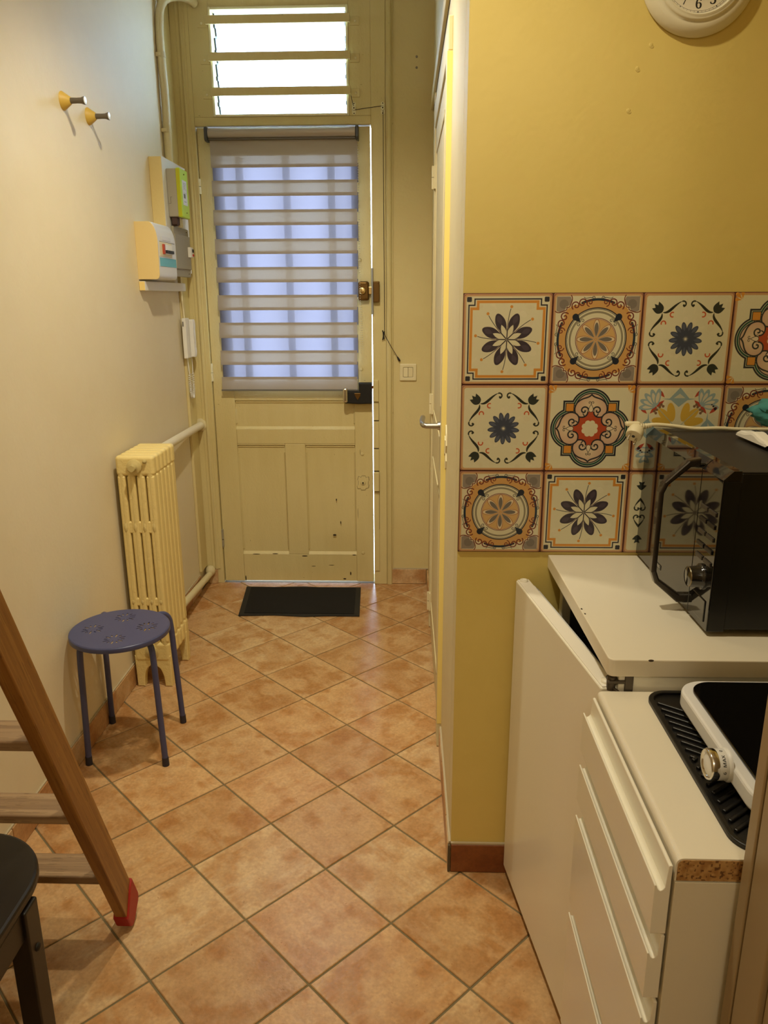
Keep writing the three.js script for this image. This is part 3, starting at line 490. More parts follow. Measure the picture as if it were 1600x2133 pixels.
const handle = part('handle_plate', extrude(roundRect(-2.43, -2.39, 0.915, 1.125, 0.012), 0.006, [XC - 0.012, 0, 0], 'zyx', 0.002), M.steel, door2, 'brushed steel handle plate');
part('lever', [cyl([XC - 0.012, 1.062, -2.41], [XC - 0.058, 1.062, -2.41], 0.0095, 0.0085, 18), cyl([XC - 0.012, 1.062, -2.41], [XC - 0.02, 1.062, -2.41], 0.0135, 0.0125, 18), tube([[XC - 0.05, 1.062, -2.41], [XC - 0.062, 1.063, -2.415], [XC - 0.067, 1.066, -2.43], [XC - 0.067, 1.069, -2.478], [XC - 0.064, 1.07, -2.528]], 0.0085, 30, 12), ball([XC - 0.064, 1.07, -2.528], 0.0085)], M.steel, handle);
{
  const s = poly([[-2.266, 0.975], [-2.245, 0.958], [-2.222, 0.968], [-2.215, 0.99], [-2.226, 1.012], [-2.212, 1.036], [-2.222, 1.07], [-2.238, 1.094], [-2.255, 1.082], [-2.243, 1.05], [-2.262, 1.02]]);
  part('peeling_paint', [extrude(s, 0.004, [XC - 0.0035, 0, 0.0], 'zyx', 0.001), extrude(poly([[-2.25, 1.0], [-2.228, 1.01], [-2.224, 1.05], [-2.236, 1.062]]), 0.003, [XC - 0.006, 0, 0.0], 'zyx', 0.001)], std(0xe6dab2, 0.7), door2, 'flaking pale paint around the strike');
}
part('head_ledge', [box(XC - 0.012, XC + 0.002, 2.252, 2.30, ZD + 0.011, ZK - 0.7, 0.002)], M.wallRight, door2);
part('head_gap', [box(XC - 0.0012, XC + 0.001, 2.246, 2.2522, ZD + 0.011, ZK - 0.72, 0)], M.paintDark, door2);

// ───────────────────────── roller blind on the door ─────────────────────────
{
  const Z = ZD + 0.034, t = thing('roller_blind', 'grey day and night roller blind with sheer stripes hung on the old cream door', 'blind', [-0.58, 1.0, Z]);
  M.sheer = phys(0x5e585e, 0.9, { transmission: 0.85, thickness: 0, side: THREE.DoubleSide });
  const weave = dataTex(256, 256, g1((u, v) => 255 * (0.5 + 0.25 * Math.sin(u * 2 * Math.PI * 40) + 0.25 * (fbm(u, v, 40, 12, 2, 77) - 0.5))), false, 0.08);
  M.slat = phys(0xaaa196, 0.92, { transmission: 0.095, thickness: 0, side: THREE.DoubleSide, bumpMap: weave, bumpScale: 0.0003 });
  const sheet = (xa, xb, ya, yb, z) => { const g = new THREE.PlaneGeometry(xb - xa, yb - ya, 24, 2), p = g.attributes.position; for (let i = 0; i < p.count; i++) p.setZ(i, 0.0012 * Math.sin(p.getX(i) * 9 + ya * 31)); g.translate((xa + xb) / 2, (ya + yb) / 2, z); g.computeVertexNormals(); return uvBox(g); };
  const tops = [2.023, 1.902, 1.776, 1.650, 1.523, 1.396, 1.267, 1.140], bots = [1.967, 1.842, 1.715, 1.590, 1.464, 1.337, 1.206, 1.080];
  const lx = (y) => mix(-0.917, -0.906, (y - 1.02) / 1.1), rx = (y) => mix(-0.254, -0.238, (y - 1.02) / 1.1);
  let up = 2.142;
  tops.forEach((a, i) => { part('opaque_stripe', sheet(lx(up), rx(up) - 0.001, a - 0.002, up, Z), M.slat, t); part('sheer_stripe', sheet(lx(a) + 0.006, rx(a) + 0.003, bots[i] - 0.012, a + 0.012, Z - 0.004), M.sheer, t); up = bots[i]; });
  part('opaque_stripe', sheet(lx(up), rx(up), 1.02, up, Z), M.slat, t);
  part('doubled_stripe', sheet(lx(2.09), rx(2.09), 2.07, 2.15, Z - 0.006), M.slat, t);
  part('bottom_bar', [box(-0.921, -0.25, 1.012, 1.02, Z - 0.004, Z + 0.004, 0.002)], std(0x6d6a66, 0.45), t);
  part('cassette', [extrude((() => { const s = new THREE.Shape(); s.moveTo(Z - 0.028, 2.142); s.lineTo(Z + 0.012, 2.142); s.quadraticCurveTo(Z + 0.03, 2.145, Z + 0.03, 2.164); s.quadraticCurveTo(Z + 0.028, 2.183, Z + 0.008, 2.184); s.lineTo(Z - 0.028, 2.184); s.closePath(); return s; })(), 0.662, [-0.908, 0, 0], 'zyx', 0.001)], std(0xa9a096, 0.35, { metalness: 0.3 }), t);
  part('cassette_rail', [box(-0.908, -0.246, 2.134, 2.142, Z - 0.012, Z + 0.016, 0.002)], std(0x5d5850, 0.4), t);
  for (const x of [-0.916, -0.238]) part('end_cap', [extrude(roundRect(Z - 0.03, Z + 0.033, 2.128, 2.188, 0.014), 0.012, [x - 0.006, 0, 0], 'zyx', 0.002)], std(0x3c4048, 0.4), t);
  const chain = []; for (let k = 0; k < 90; k++) { const y = 2.13 - k * 0.0105; chain.push(ball([-0.2365 + 0.004 * (k / 90), y, Z + 0.022], 0.0017, 1, 1, 1, 6)); if (k < 88) chain.push(ball([-0.2345 + (k < 60 ? 0.001 : 0.012 * (k - 60) / 28), y, Z + 0.018], 0.0017, 1, 1, 1, 6)); }
  const c = part('bead_chain', chain, std(0xd8d4cc, 0.4), t); c.userData.kind = 'stuff';
}

// ───────────────────────── cord, pulleys, switch, mat ─────────────────────────
const cordMat = std(0x2a1a26, 0.7);
{
  const Z = FZ + 0.012, t = thing('pull_cord', 'dark purple pull cord running from the transom down to a bead above the light switch', 'cord', [-0.125, 1.15, Z]);
  part('cord', [tube([[-0.268, 2.33, ZD], [-0.262, 2.3, Z], [-0.254, 2.27, Z]], 0.0014, 10, 6), tube([[-0.247, 2.254, Z], [-0.19, 2.2615, Z], [-0.13, 2.2685, Z]], 0.0014, 10, 6), tube([[-0.1225, 2.25, Z], [-0.1215, 1.8, Z], [-0.1205, 1.28, Z]], 0.0014, 20, 6), tube([[-0.1205, 1.28, Z], [-0.09, 1.225, Z - 0.003], [-0.056, 1.168, Z - 0.018]], 0.0014, 20, 6)], cordMat, t);
  part('cord_bead', [lathe([[0, -0.012], [0.0045, -0.01], [0.005, 0], [0.0035, 0.01], [0.001, 0.016]], [-0.0525, 1.161, Z - 0.02], [-0.5, 0.86, 0], 16)], std(0x171218, 0.5), t);
  for (const [x, y, l] of [[-0.2525, 2.262, 'small cream pulley at the lower corner of the transom'], [-0.1245, 2.262, 'small cream pulley on the door frame, where the dark cord turns down']]) {
    const p = thing('cord_pulley', l, 'pulley', [x, y, FZ]);
    part('pulley_plate', extrude(roundRect(x - 0.0085, x + 0.0085, y - 0.026, y + 0.026, 0.008), 0.004, [0, 0, FZ - 0.002], 'xyz', 0.001), M.paintPale, p);
    part('pulley_wheel', lathe([[0, 0.01], [0.006, 0.01], [0.0095, 0.008], [0.007, 0.005], [0.0095, 0.001], [0, 0.001]], [x, y, FZ + 0.002], [0, 0, 1], 20), M.paintPale, p);
    parts('screw', [ball([x, y, FZ + 0.0125], 0.003), ball([x, y - 0.02, FZ + 0.002], 0.0025), ball([x, y + 0.02, FZ + 0.002], 0.0025)], M.paintDark, p);
  }
  const c = thing('cord_cleat', 'small black cord cleat on the door frame above the light switch', 'cleat', [-0.1245, 1.275, FZ]);
  parts('cleat_horn', [tube([[-0.130, 1.298, FZ + 0.01], [-0.1265, 1.285, FZ + 0.006], [-0.1265, 1.268, FZ + 0.006], [-0.130, 1.254, FZ + 0.01]], 0.0025, 16, 8), tube([[-0.121, 1.294, FZ + 0.012], [-0.1245, 1.282, FZ + 0.008], [-0.1245, 1.270, FZ + 0.008], [-0.121, 1.258, FZ + 0.012]], 0.0025, 16, 8)], M.rubber, c);
  part('cleat_foot', box(-0.1285, -0.1225, 1.264, 1.288, FZ, FZ + 0.008, 0.002), M.rubber, c);
}
{
  const x = -0.007, y = 1.0985, t = thing('light_switch', 'cream square light switch with two rockers on the back wall', 'switch', [x, y, ZD]);
  part('switch_plate', extrude((() => { const s = roundRect(x - 0.0405, x + 0.0405, y - 0.0405, y + 0.0405, 0.005); s.holes.push(roundRect(x - 0.0235, x + 0.0235, y - 0.0235, y + 0.0235, 0.002)); return s; })(), 0.009, [0, 0, ZD], 'xyz', 0.003), M.plasticCream, t);
  for (const q of [-1, 1]) { const g = box(x + (q < 0 ? -0.0228 : 0.0006), x + (q < 0 ? -0.0006 : 0.0228), y - 0.0225, y + 0.0225, -0.004, 0.004, 0.0015); g.translate(0, -y, 0); g.rotateX(q * 0.05); g.translate(0, y, ZD + 0.0065); part('rocker', g, M.plasticCream, t); }
  part('switch_well', box(x - 0.0235, x + 0.0235, y - 0.0235, y + 0.0235, ZD, ZD + 0.003, 0), std(0x6b5f44, 0.8), t);
}
{
  const t = thing('doormat', 'black ribbed doormat with a flat border in front of the entrance door', 'mat', [-0.535, 0, -3.53]);
  const L = (a, b) => [mix(mix(-0.842, -0.247, a), mix(-0.806, -0.231, a), b), mix(-3.71, -3.345, b)];   // slightly askew
  const P = [[0, 0], [0.25, 0.012], [0.5, -0.02], [0.62, 0.005], [1, 0], [1, 1], [0.72, 1.0], [0.55, 1.03], [0.3, 0.99], [0, 1.02]].map(([a, b]) => L(a, b));
  part('mat_border', [extrude(poly(P.map(([x, z]) => [z, x])), 0.006, [0, 0.0006, 0], 'zxy', 0.002)], std(0x1b1a15, 0.75), t);
  const ribs = []; for (let k = 0; k < 58; k++) { const b = 0.05 + (0.9 * k) / 57, [x0, z0] = L(0.045, b), [x1, z1] = L(0.955, b); ribs.push(box(x0, x1, 0.0062, 0.0096, z0 - 0.0021, z0 + 0.0021, 0)); }
  const r = part('mat_ribs', ribs, std(0x0d0c0a, 0.9), t); r.userData.kind = 'stuff';
}

// ───────────────────────── radiator and pipes ─────────────────────────
{
  const x0 = -1.053, x1 = -0.913, z0 = -2.655, pitch = 0.044, N = 6, t = thing('radiator', 'old cream cast iron column radiator standing against the left wall', 'radiator', [-0.983, 0, -2.785]);
  const cols = [0, 1, 2, 3].map((k) => x0 + 0.0175 + k * 0.035), top = 0.912;
  const capsule = (x, z, ya, yb, rx, rz) => { const g = new THREE.CylinderGeometry(1, 1, yb - ya, 12, 1, true); g.scale(rx, 1, rz); g.translate(x, (ya + yb) / 2, z); return g; };
  for (let s = 0; s < N; s++) {
    const zc = z0 - 0.02 - s * pitch, gs = [];
    for (const x of cols) { gs.push(capsule(x, zc, 0.13, 0.86, 0.0158, 0.0205)); gs.push(ball([x, 0.645, zc], 0.5, 0.024, 0.07, 0.048, 12)); gs.push(ball([x, 0.352, zc], 0.5, 0.022, 0.045, 0.046, 12)); }
    gs.push(box(x0, x1, 0.838, top, zc - 0.0196, zc + 0.0196, 0.013, 3), box(x0 + 0.012, x1 - 0.012, 0.622, 0.668, zc - 0.017, zc + 0.0175, 0.006, 2), box(x0 + 0.012, x1 - 0.012, 0.335, 0.368, zc - 0.017, zc + 0.0175, 0.006, 2), box(x0, x1, 0.105, 0.185, zc - 0.0205, zc + 0.0205, 0.014, 3));
    for (const x of [cols[0], cols[1], cols[2], cols[3]]) gs.push(box(x - 0.0148, x + 0.0148, 0.185, 0.84, zc - 0.019, zc + 0.0195, 0.008, 2));
    gs.push(cyl([-0.983, 0.872, zc - 0.024], [-0.983, 0.872, zc + 0.023], 0.026, 0.026, 20), cyl([-0.983, 0.145, zc - 0.024], [-0.983, 0.145, zc + 0.023], 0.026, 0.026, 20));
    const sec = part('section', gs, M.radiator, t);
    if (s === 0 || s === N - 1) for (const q of [0, 1]) {
      const sh = new THREE.Shape(), X = (v) => (q ? x1 - v : x0 + v); sh.moveTo(X(0), 0.13); sh.lineTo(X(0.002), 0.0); sh.lineTo(X(0.03), 0.0); sh.quadraticCurveTo(X(0.03), 0.05, X(0.045), 0.075); sh.lineTo(X(0.066), 0.095); sh.lineTo(X(0.066), 0.13); sh.closePath();
      part('foot', extrude(sh, 0.036, [0, 0.0005, zc - 0.018], 'xyz', 0.004), M.radiator, sec);
    }
    if (s === 0) {
      part('end_plug', [lathe([[0, 0.02], [0.012, 0.019], [0.013, 0.012], [0.024, 0.011], [0.027, 0.006], [0.028, 0]], [-0.983, 0.873, zc + 0.02], [0, 0, 1], 28), new THREE.CylinderGeometry(0.0125, 0.014, 0.014, 6).rotateX(Math.PI / 2).translate(-0.983, 0.873, zc + 0.046)], M.radiator, sec);
      part('vent_screw', [lathe([[0, 0.012], [0.006, 0.01], [0.008, 0]], [-0.944, 0.893, zc + 0.02], [0, 0, 1], 16)], M.radiator, sec);
      part('end_plug', [lathe([[0, 0.012], [0.018, 0.009], [0.026, 0]], [-0.983, 0.148, zc + 0.02], [0, 0, 1], 24)], M.radiator, sec);
    }
  }
  const p = thing('heating_pipe', 'upper white heating pipe from the radiator top to the door frame', 'pipe', [-1.03, 0.84, -3.35]);
  part('pipe_run', [tube([[-0.985, 0.872, -2.9195], [-0.99, 0.874, -2.96], [-1.0, 0.868, -3.02], [-1.03, 0.848, -3.5], [-1.04, 0.84, ZD + 0.017]], 0.0185, 40, 16)], M.pipeWhite, p);
  part('pipe_collar', [lathe([[0.019, 0.012], [0.026, 0.01], [0.034, 0]], [-1.04, 0.84, ZD + 0.0155], [0, 0, 1], 24)], M.pipe, p);
  part('pipe_union', cyl([-0.985, 0.872, -2.919], [-0.987, 0.873, -2.94], 0.026, 0.026, 8), M.pipe, p); part('pipe_sleeve', cyl([-0.99, 0.874, -2.95], [-0.995, 0.871, -2.985], 0.023, 0.0225, 16), M.pipe, p);
  const p2 = thing('heating_pipe', 'lower cream heating pipe near the floor behind the radiator', 'pipe', [-1.03, 0.07, -3.35]);
  part('pipe_run', [tube([[-0.985, 0.145, -2.9195], [-1.0, 0.135, -3.0], [-1.02, 0.115, -3.2], [-1.038, 0.07, -3.6], [-1.04, 0.058, ZD + 0.02]], 0.016, 40, 14)], M.pipe, p2);
  part('pipe_collar', [ball([-1.038, 0.075, ZD + 0.035], 0.026, 1, 1.1, 1)], M.pipe, p2);
  const p3 = thing('conduit_pipe', 'cream painted conduit pipe climbing the corner beside the transom', 'pipe', [-1.05, 2.0, -3.6]);
  part('pipe_run', [tube([[-1.05, 2.013, -3.6], [-1.05, 2.1, -3.6], [-1.048, 2.3, -3.6], [-1.052, 2.45, -3.6], [-1.052, 2.56, -3.61], [-1.045, 2.63, -3.63], [-1.02, 2.672, -3.67], [-0.975, 2.69, -3.72], [-0.945, 2.684, -3.76], [-0.938, 2.678, FZ + 0.002]], 0.017, 70, 14)], M.pipe, p3);
  for (const [y, x] of [[2.148, -1.05], [2.438, -1.052]]) part('pipe_clip', [box(XL, -1.046, y - 0.008, y + 0.007, -3.622, -3.578, 0.003), cyl([x, y - 0.01, -3.6], [x, y + 0.01, -3.6], 0.0195)], M.pipe, p3);
  const cb = thing('cable', 'thin black cable running down the door frame beside the conduit pipe', 'cable', [-1.06, 1.75, FZ]);
  part('cable_run', tube([[-1.056, 2.9, FZ + 0.003], [-1.058, 2.6, FZ + 0.003], [-1.061, 2.3, FZ + 0.003], [-1.059, 2.0, FZ + 0.003], [-1.058, 1.75, FZ + 0.003]], 0.0026, 30, 8), M.rubber, cb);
}

// ───────────────────────── wall hooks ─────────────────────────
for (const [z, l] of [[-2.58, 'yellow wall hook with a metal peg, farther from the entrance door'], [-2.775, 'yellow wall hook with a metal peg, nearer to the entrance door']]) {
  const y = z > -2.7 ? 2.04 : 2.036, t = thing('wall_hook', l, 'hook', [XL, y, z]);
  part('hook_base', lathe([[0.0, 0.026], [0.011, 0.026], [0.027, 0.002], [0.027, 0]], [XL, y, z], [1, 0, 0], 28), std(0xd0ac4c, 0.5), t);
  const pg = part('hook_peg', lathe([[0.0085, 0], [0.008, 0.02], [0.0085, 0.032], [0.012, 0.042], [0.0125, 0.044], [0, 0.044]], [XL + 0.026, y, z], [1, 0, 0], 24), std(0x6a6258, 0.4, { metalness: 0.4 }), t);
  part('peg_face', lathe([[0.0105, 0], [0.0105, 0.0012], [0, 0.0016]], [XL + 0.07, y, z], [1, 0, 0], 24), std(0xe9eef2, 0.25), pg);
}

// ───────────────────────── electrical boxes and intercom ─────────────────────────
{
  const t = thing('meter_board', 'tall cream mounting board box on the left wall behind the green meter', 'board', [XL, 1.6, -3.54]);
  part('board_body', box(XL, -1.018, 1.56, 2.01, -3.718, -3.37, 0.003), M.boardYellow, t); part('board_cover', box(-1.0185, -1.0165, 1.562, 2.012, -3.716, -3.374, 0.0005), std(0xe2e2de, 0.5), t, 'white front of the board');
  const m = thing('electricity_meter', 'grey electricity meter with a lime green cover on the left wall', 'meter', [-1.018, 1.78, -3.475]);
  const body = part('meter_body', [box(-1.0165, -0.974, 1.783, 1.972, -3.532, -3.42, 0.004, 2)], M.plasticGrey, m);
  part('meter_seam', [box(-1.004, -1.003, 1.835, 1.86, -3.421, -3.4194, 0), box(-1.004, -0.997, 1.86, 1.861, -3.421, -3.4194, 0), box(-1.012, -1.003, 1.835, 1.836, -3.421, -3.4194, 0)], std(0x4a463c, 0.8), body);
  const cov = part('meter_cover', [box(-0.974, -0.9575, 1.781, 1.974, -3.534, -3.418, 0.004, 2)], M.lime, m);
  part('cover_edge', box(-0.9745, -0.9590, 1.784, 1.971, -3.4185, -3.4172, 0.0004), M.limeDark, cov);
  part('display_panel', box(-0.958, -0.9565, 1.832, 1.93, -3.506, -3.442, 0.0005), (() => { const tx2 = canvasTex(128, 192, (x, w, h) => { x.fillStyle = '#dfe4ea'; x.fillRect(0, 0, w, h); x.fillStyle = '#8a93a0'; for (let k = 0; k < 4; k++) x.fillRect(18, 20 + k * 12, 90 - k * 8, 4); x.strokeStyle = '#9aa3ae'; x.lineWidth = 3; x.strokeRect(18, 68, 92, 30); x.fillStyle = '#5c6158'; x.fillRect(22, 104, 54, 34); x.fillStyle = '#8a93a0'; x.fillRect(30, 162, 64, 5); }); return std(0xffffff, 0.4, { map: tx2 }); })(), cov, 'printed white panel with a small grey display');
  { const d = cov.children[1].geometry, uv = d.attributes.uv, p = d.attributes.position, b = baseOf(cov); for (let i = 0; i < uv.count; i++) uv.setXY(i, clamp((-3.442 - (p.getZ(i) + b.z)) / 0.064), clamp((p.getY(i) + b.y - 1.832) / 0.098)); }
  parts('cover_screw', [ball([-0.957, 1.954, -3.474], 0.0028), ball([-0.957, 1.803, -3.484], 0.0022)], M.paintDark, cov);
  part('cable_gland', [box(-1.01, -0.985, 1.752, 1.784, -3.47, -3.43, 0.004), box(-1.01, -0.988, 1.748, 1.76, -3.462, -3.436, 0.003)], std(0x4a3530, 0.7), m);
  parts('meter_wire', [box(-1.0, -0.988, 1.746, 1.784, -3.5, -3.482, 0.003), box(-1.0, -0.988, 1.746, 1.784, -3.525, -3.508, 0.003)], M.plasticCream, m);

  const b = thing('breaker_panel', 'breaker panel with a white face and teal stripe on the left wall', 'breaker box', [XL, 1.525, -3.26]);
  const prof = (() => { const s = new THREE.Shape(); s.moveTo(XL, 1.525); s.lineTo(-0.998, 1.525); s.quadraticCurveTo(-0.986, 1.527, -0.985, 1.545); s.lineTo(-0.983, 1.66); s.quadraticCurveTo(-0.984, 1.725, -1.012, 1.74); s.lineTo(XL, 1.74); s.closePath(); return s; });
  part('panel_side', [extrude(prof(), 0.005, [0, 0, -3.135], 'xyz', 0.001)], std(0xddc386, 0.45), b, 'yellow side wall of the box');  // side wall in a yellower colour than the body
  part('panel_body', [extrude(prof(), 0.2325, [0, 0, -3.3685], 'xyz', 0.001)], std(0xdcdcdc, 0.35), b);
  const dr = (a) => mix(-3.148, -3.362, a);
  part('teal_stripe', box(-0.985, -0.9832, 1.575, 1.608, dr(1), dr(0), 0.0008), std(0x5fb4bc, 0.35), b);
  const w = part('breaker_window', box(-0.985, -0.9822, 1.613, 1.668, dr(0.76), dr(0.0), 0.0008), M.plasticCream, b);
  for (let k = 0; k < 6; k++) { part('breaker', [box(-0.984, -0.977, 1.622, 1.66, dr(0.3 + k * 0.075) - 0.007, dr(0.3 + k * 0.075) + 0.007, 0.001)], M.plasticWhite, w); part('breaker_toggle', box(-0.98, -0.969, 1.626, 1.638, dr(0.3 + k * 0.075) - 0.005, dr(0.3 + k * 0.075) + 0.005, 0.0015), std(0x23262b, 0.4), w); }
  part('breaker', [box(-0.984, -0.975, 1.622, 1.66, dr(0.21) - 0.008, dr(0.21) + 0.008, 0.001)], std(0xb0462e, 0.45), w, 'red main switch');
  part('paper_label', [box(-0.9842, -0.9825, 1.675, 1.69, dr(0.72), dr(0.2), 0.0004)], (() => std(0xffffff, 0.7, { map: canvasTex(128, 32, (x, W, H) => { x.fillStyle = '#d9dbe2'; x.fillRect(0, 0, W, H); x.fillStyle = '#8d93a8'; for (let k = 0; k < 9; k++) x.fillRect(6 + k * 13, 6 + (k % 3) * 3, 8, 18); }) }))(), b);
  part('hinge_mark', [box(-0.9842, -0.9824, 1.668, 1.6695, dr(0.95), dr(0.02), 0)], std(0x4c4a48, 0.8), b);

  const s = thing('cable_trunking', 'white cable trunking strip below the breaker panel', 'trunking', [XL, 1.48, -3.4]);
  part('trunking_body', [box(XL, -1.046, 1.482, 1.518, -3.70, -3.13, 0.002)], M.plasticWhite, s); part('trunking_end', box(XL + 0.001, -1.047, 1.483, 1.517, -3.1305, -3.127, 0.001), std(0xecd084, 0.5), s, 'yellow end cap');
  const g = thing('main_breaker_box', 'grey main breaker box with a small red button beside the door frame', 'breaker box', [-1.018, 1.54, -3.57]);
  const gb = part('box_body', [box(-1.0165, -1.004, 1.542, 1.748, -3.655, -3.43, 0.003), box(-1.0165, -0.999, 1.575, 1.718, -3.655, -3.43, 0.003)], M.plasticGrey2, g);
  const sw = part('switch_module', box(-1.0, -0.986, 1.628, 1.672, -3.652, -3.61, 0.002), M.plasticWhite, gb);
  part('red_button', box(-0.987, -0.981, 1.633, 1.643, -3.65, -3.637, 0.002), std(0xb02418, 0.4), sw); part('black_toggle', box(-0.987, -0.98, 1.65, 1.664, -3.643, -3.635, 0.001), M.black, sw); parts('box_screw', [ball([-1.003, 1.735, -3.62], 0.002), ball([-1.003, 1.557, -3.62], 0.002)], M.paintDark, gb);

  const i = thing('intercom_phone', 'white intercom handset with a coiled cord on the left wall beside the door', 'intercom', [XL + 0.014, 1.0, -3.68]);
  const c = part('cradle', [box(XL + 0.014, XL + 0.034, 1.178, 1.362, -3.685, -3.62, 0.005, 2)], M.plasticWhite, i);
  part('handset', [extrude((() => { const q = new THREE.Shape(); q.moveTo(1.182, XL + 0.034); q.lineTo(1.182, XL + 0.052); q.quadraticCurveTo(1.2, XL + 0.058, 1.225, XL + 0.054); q.lineTo(1.31, XL + 0.054); q.quadraticCurveTo(1.34, XL + 0.058, 1.355, XL + 0.052); q.lineTo(1.355, XL + 0.034); q.closePath(); return q; })(), 0.042, [0, 0, -3.708], 'yxz', 0.005)], M.plasticWhite, c);
  part('name_tag', box(XL + 0.018, XL + 0.024, 1.325, 1.347, -3.6205, -3.6188, 0), std(0x77736c, 0.7), c);
  const coil = []; const y0 = 1.07, pth = (t) => { const a = Math.PI * t; return [XL + 0.034, t < 0.0001 ? 1 : 0, 0]; };
  for (let k = 0; k <= 480; k++) { const t = k / 480, a = t * 46 * Math.PI * 2, u = t * 2 - 1, zz = -3.668 + 0.026 * Math.sign(u) * Math.min(1, Math.pow(Math.abs(u) * 1.6, 0.7)), yy = 0.99 + 0.115 * Math.pow(Math.abs(u), 2.2); coil.push([XL + 0.03 + 0.0052 * Math.cos(a), yy + 0.0052 * Math.sin(a) * (Math.abs(u) < 0.5 ? 0.4 : 0.2), zz + 0.0052 * Math.sin(a)]); }
  part('coiled_cord', [tube(coil, 0.0018, 960, 5), tube([[XL + 0.03, 1.105, -3.694], [XL + 0.03, 1.14, -3.698], [XL + 0.03, 1.18, -3.69]], 0.002, 10, 6), tube([[XL + 0.03, 1.105, -3.642], [XL + 0.026, 1.14, -3.645], [XL + 0.024, 1.18, -3.648]], 0.002, 10, 6)], M.plasticWhite, i);
  part('feed_cable', tube([[XL + 0.02, 1.36, -3.65], [XL + 0.018, 1.4, -3.652], [XL + 0.02, 1.44, -3.64], [XL + 0.016, 1.482, -3.645]], 0.004, 20, 8), M.plasticCream, i);
}

// ───────────────────────── wood textures ─────────────────────────
const woodTex = (a, b, c, s, len = 1.2) => dataTex(512, 256, (u, v) => { const w = fbm(u, v, 2, 6, 3, s), r = fbm(u, v + w * 0.05, 2, 34, 4, s + 3), p = vnoise(u * 30, v * 220, 30, 220, s + 9); let k = mix3(hx(a), hx(b), sstep(0.3, 0.7, r)); k = mix3(k, hx(c), p > 0.8 ? 0.45 : 0); return k; }, true, len, 0.3);
M.ladderWood = std(0xffffff, 0.42, { map: woodTex(0xa4763a, 0x8a5c28, 0x66431c, 121) });
M.treadWood = std(0xffffff, 0.55, { map: woodTex(0xa88a66, 0x8c6f50, 0x664e36, 131, 0.9) });

// ───────────────────────── ladder ─────────────────────────
{
  const t = thing('ladder', 'wooden ladder with a red rubber foot leaning in the left foreground', 'ladder', [-0.85, 0, -1.45]);
  const dir = V(0, 0.926, 0.3766), nrm = V(0, -0.3766, 0.926), foot = V(0, 0.012, -1.4775), len = 2.35, D = 0.064;
  const put = (g, s) => { g.applyMatrix4(new THREE.Matrix4().makeBasis(dir, V(1, 0, 0), nrm.clone().negate())); g.translate(0, foot.y + dir.y * s, foot.z + dir.z * s); return g; };   // local: x along, y across, z into the depth
  for (const [xa, xb, l] of [[-0.6905, -0.661], [-1.05, -1.0205]]) {
    const r = part('rail', put(box(0, len, xa, xb, 0, D, 0.003, 2), 0), M.ladderWood, t);
    const fs = new THREE.Shape(); fs.moveTo(0.038, -0.004); fs.lineTo(0.006, -0.004); fs.quadraticCurveTo(-0.01, -0.002, -0.009, 0.014); fs.lineTo(0.006, D - 0.008); fs.quadraticCurveTo(0.012, D + 0.004, 0.026, D + 0.0045); fs.lineTo(0.092, D + 0.004); fs.quadraticCurveTo(0.088, D * 0.75, 0.07, D * 0.5); fs.closePath();
    part('rubber_foot', put(extrude(fs, xb - xa + 0.008, [0, xa - 0.004, 0], 'xzy', 0.003), 0), std(0xa8241c, 0.5), r, 'red rubber foot');
  }
  for (let k = 0; k < 9; k++) { const y = 0.19 + 0.2315 * k, z = -1.405 + (y - 0.19) * 0.4067; part('tread', box(-1.022, -0.689, y, y + 0.021, z - 0.077, z - 0.001, 0.004, 2), M.treadWood, t); }
}

// ───────────────────────── blue metal stool ─────────────────────────
{
  const cx = -0.912, cz = -2.207, H = 0.452, t = thing('metal_stool', 'round blue metal stool with four punched flower patterns in the seat', 'stool', [cx, 0, cz]);
  M.blue = std(0x454a70, 0.34);
  const s = new THREE.Shape(); s.absarc(0, 0, 0.150, 0, Math.PI * 2);
  for (let f = 0; f < 4; f++) { const a = f * Math.PI / 2 + 0.15, fx = 0.083 * Math.cos(a), fy = 0.083 * Math.sin(a); for (let k = 0; k < 12; k++) { const b = k * Math.PI / 6 + 0.1, r = k % 2 ? 0.0255 : 0.0245, h = new THREE.Path(); h.absellipse(fx + r * Math.cos(b), fy + r * Math.sin(b), k % 2 ? 0.0062 : 0.0108, 0.0026, 0, Math.PI * 2, false, b); s.holes.push(h); } }
  part('seat', [extrude(s, 0.002, [cx, H - 0.002, cz], 'zxy', 0, 40), lathe([[0.1485, 0.0], [0.1515, -0.001], [0.1535, -0.004], [0.1535, -0.016], [0.1505, -0.016], [0.1505, -0.004]], [cx, H, cz], [0, 1, 0], 72)], M.blue, t);
  const F = [[-1.033, -2.141], [-0.782, -2.142], [-1.051, -2.392], [-0.800, -2.402]];
  for (const [fx, fz] of F) {
    const d = V(fx - cx, 0, fz - cz).normalize(), e = V(fx, 0, fz);
    const P = (q, y) => [mix(cx, fx, q), y, mix(cz, fz, q)];
    const l = part('leg', [tube([P(0.30, H - 0.013), P(0.6, H - 0.013), P(0.78, H - 0.018), P(0.885, H - 0.04), P(0.92, H - 0.085), P(0.945, 0.25), P(1, 0.004)], 0.0098, 60, 12)], M.blue, t);
    part('foot_tip', cyl([fx, 0.0006, fz], [mix(cx, fx, 0.997), 0.03, mix(cz, fz, 0.997)], 0.0112, 0.0108, 14), std(0x2a2832, 0.6), l);
    part('bracket', [cyl(P(0.5, H - 0.026), P(0.5, H - 0.003), 0.006), box(mix(cx, fx, 0.55) - 0.012, mix(cx, fx, 0.55) + 0.012, H - 0.006, H - 0.0025, mix(cz, fz, 0.55) - 0.012, mix(cz, fz, 0.55) + 0.012, 0.001)], M.blue, l);
  }
}

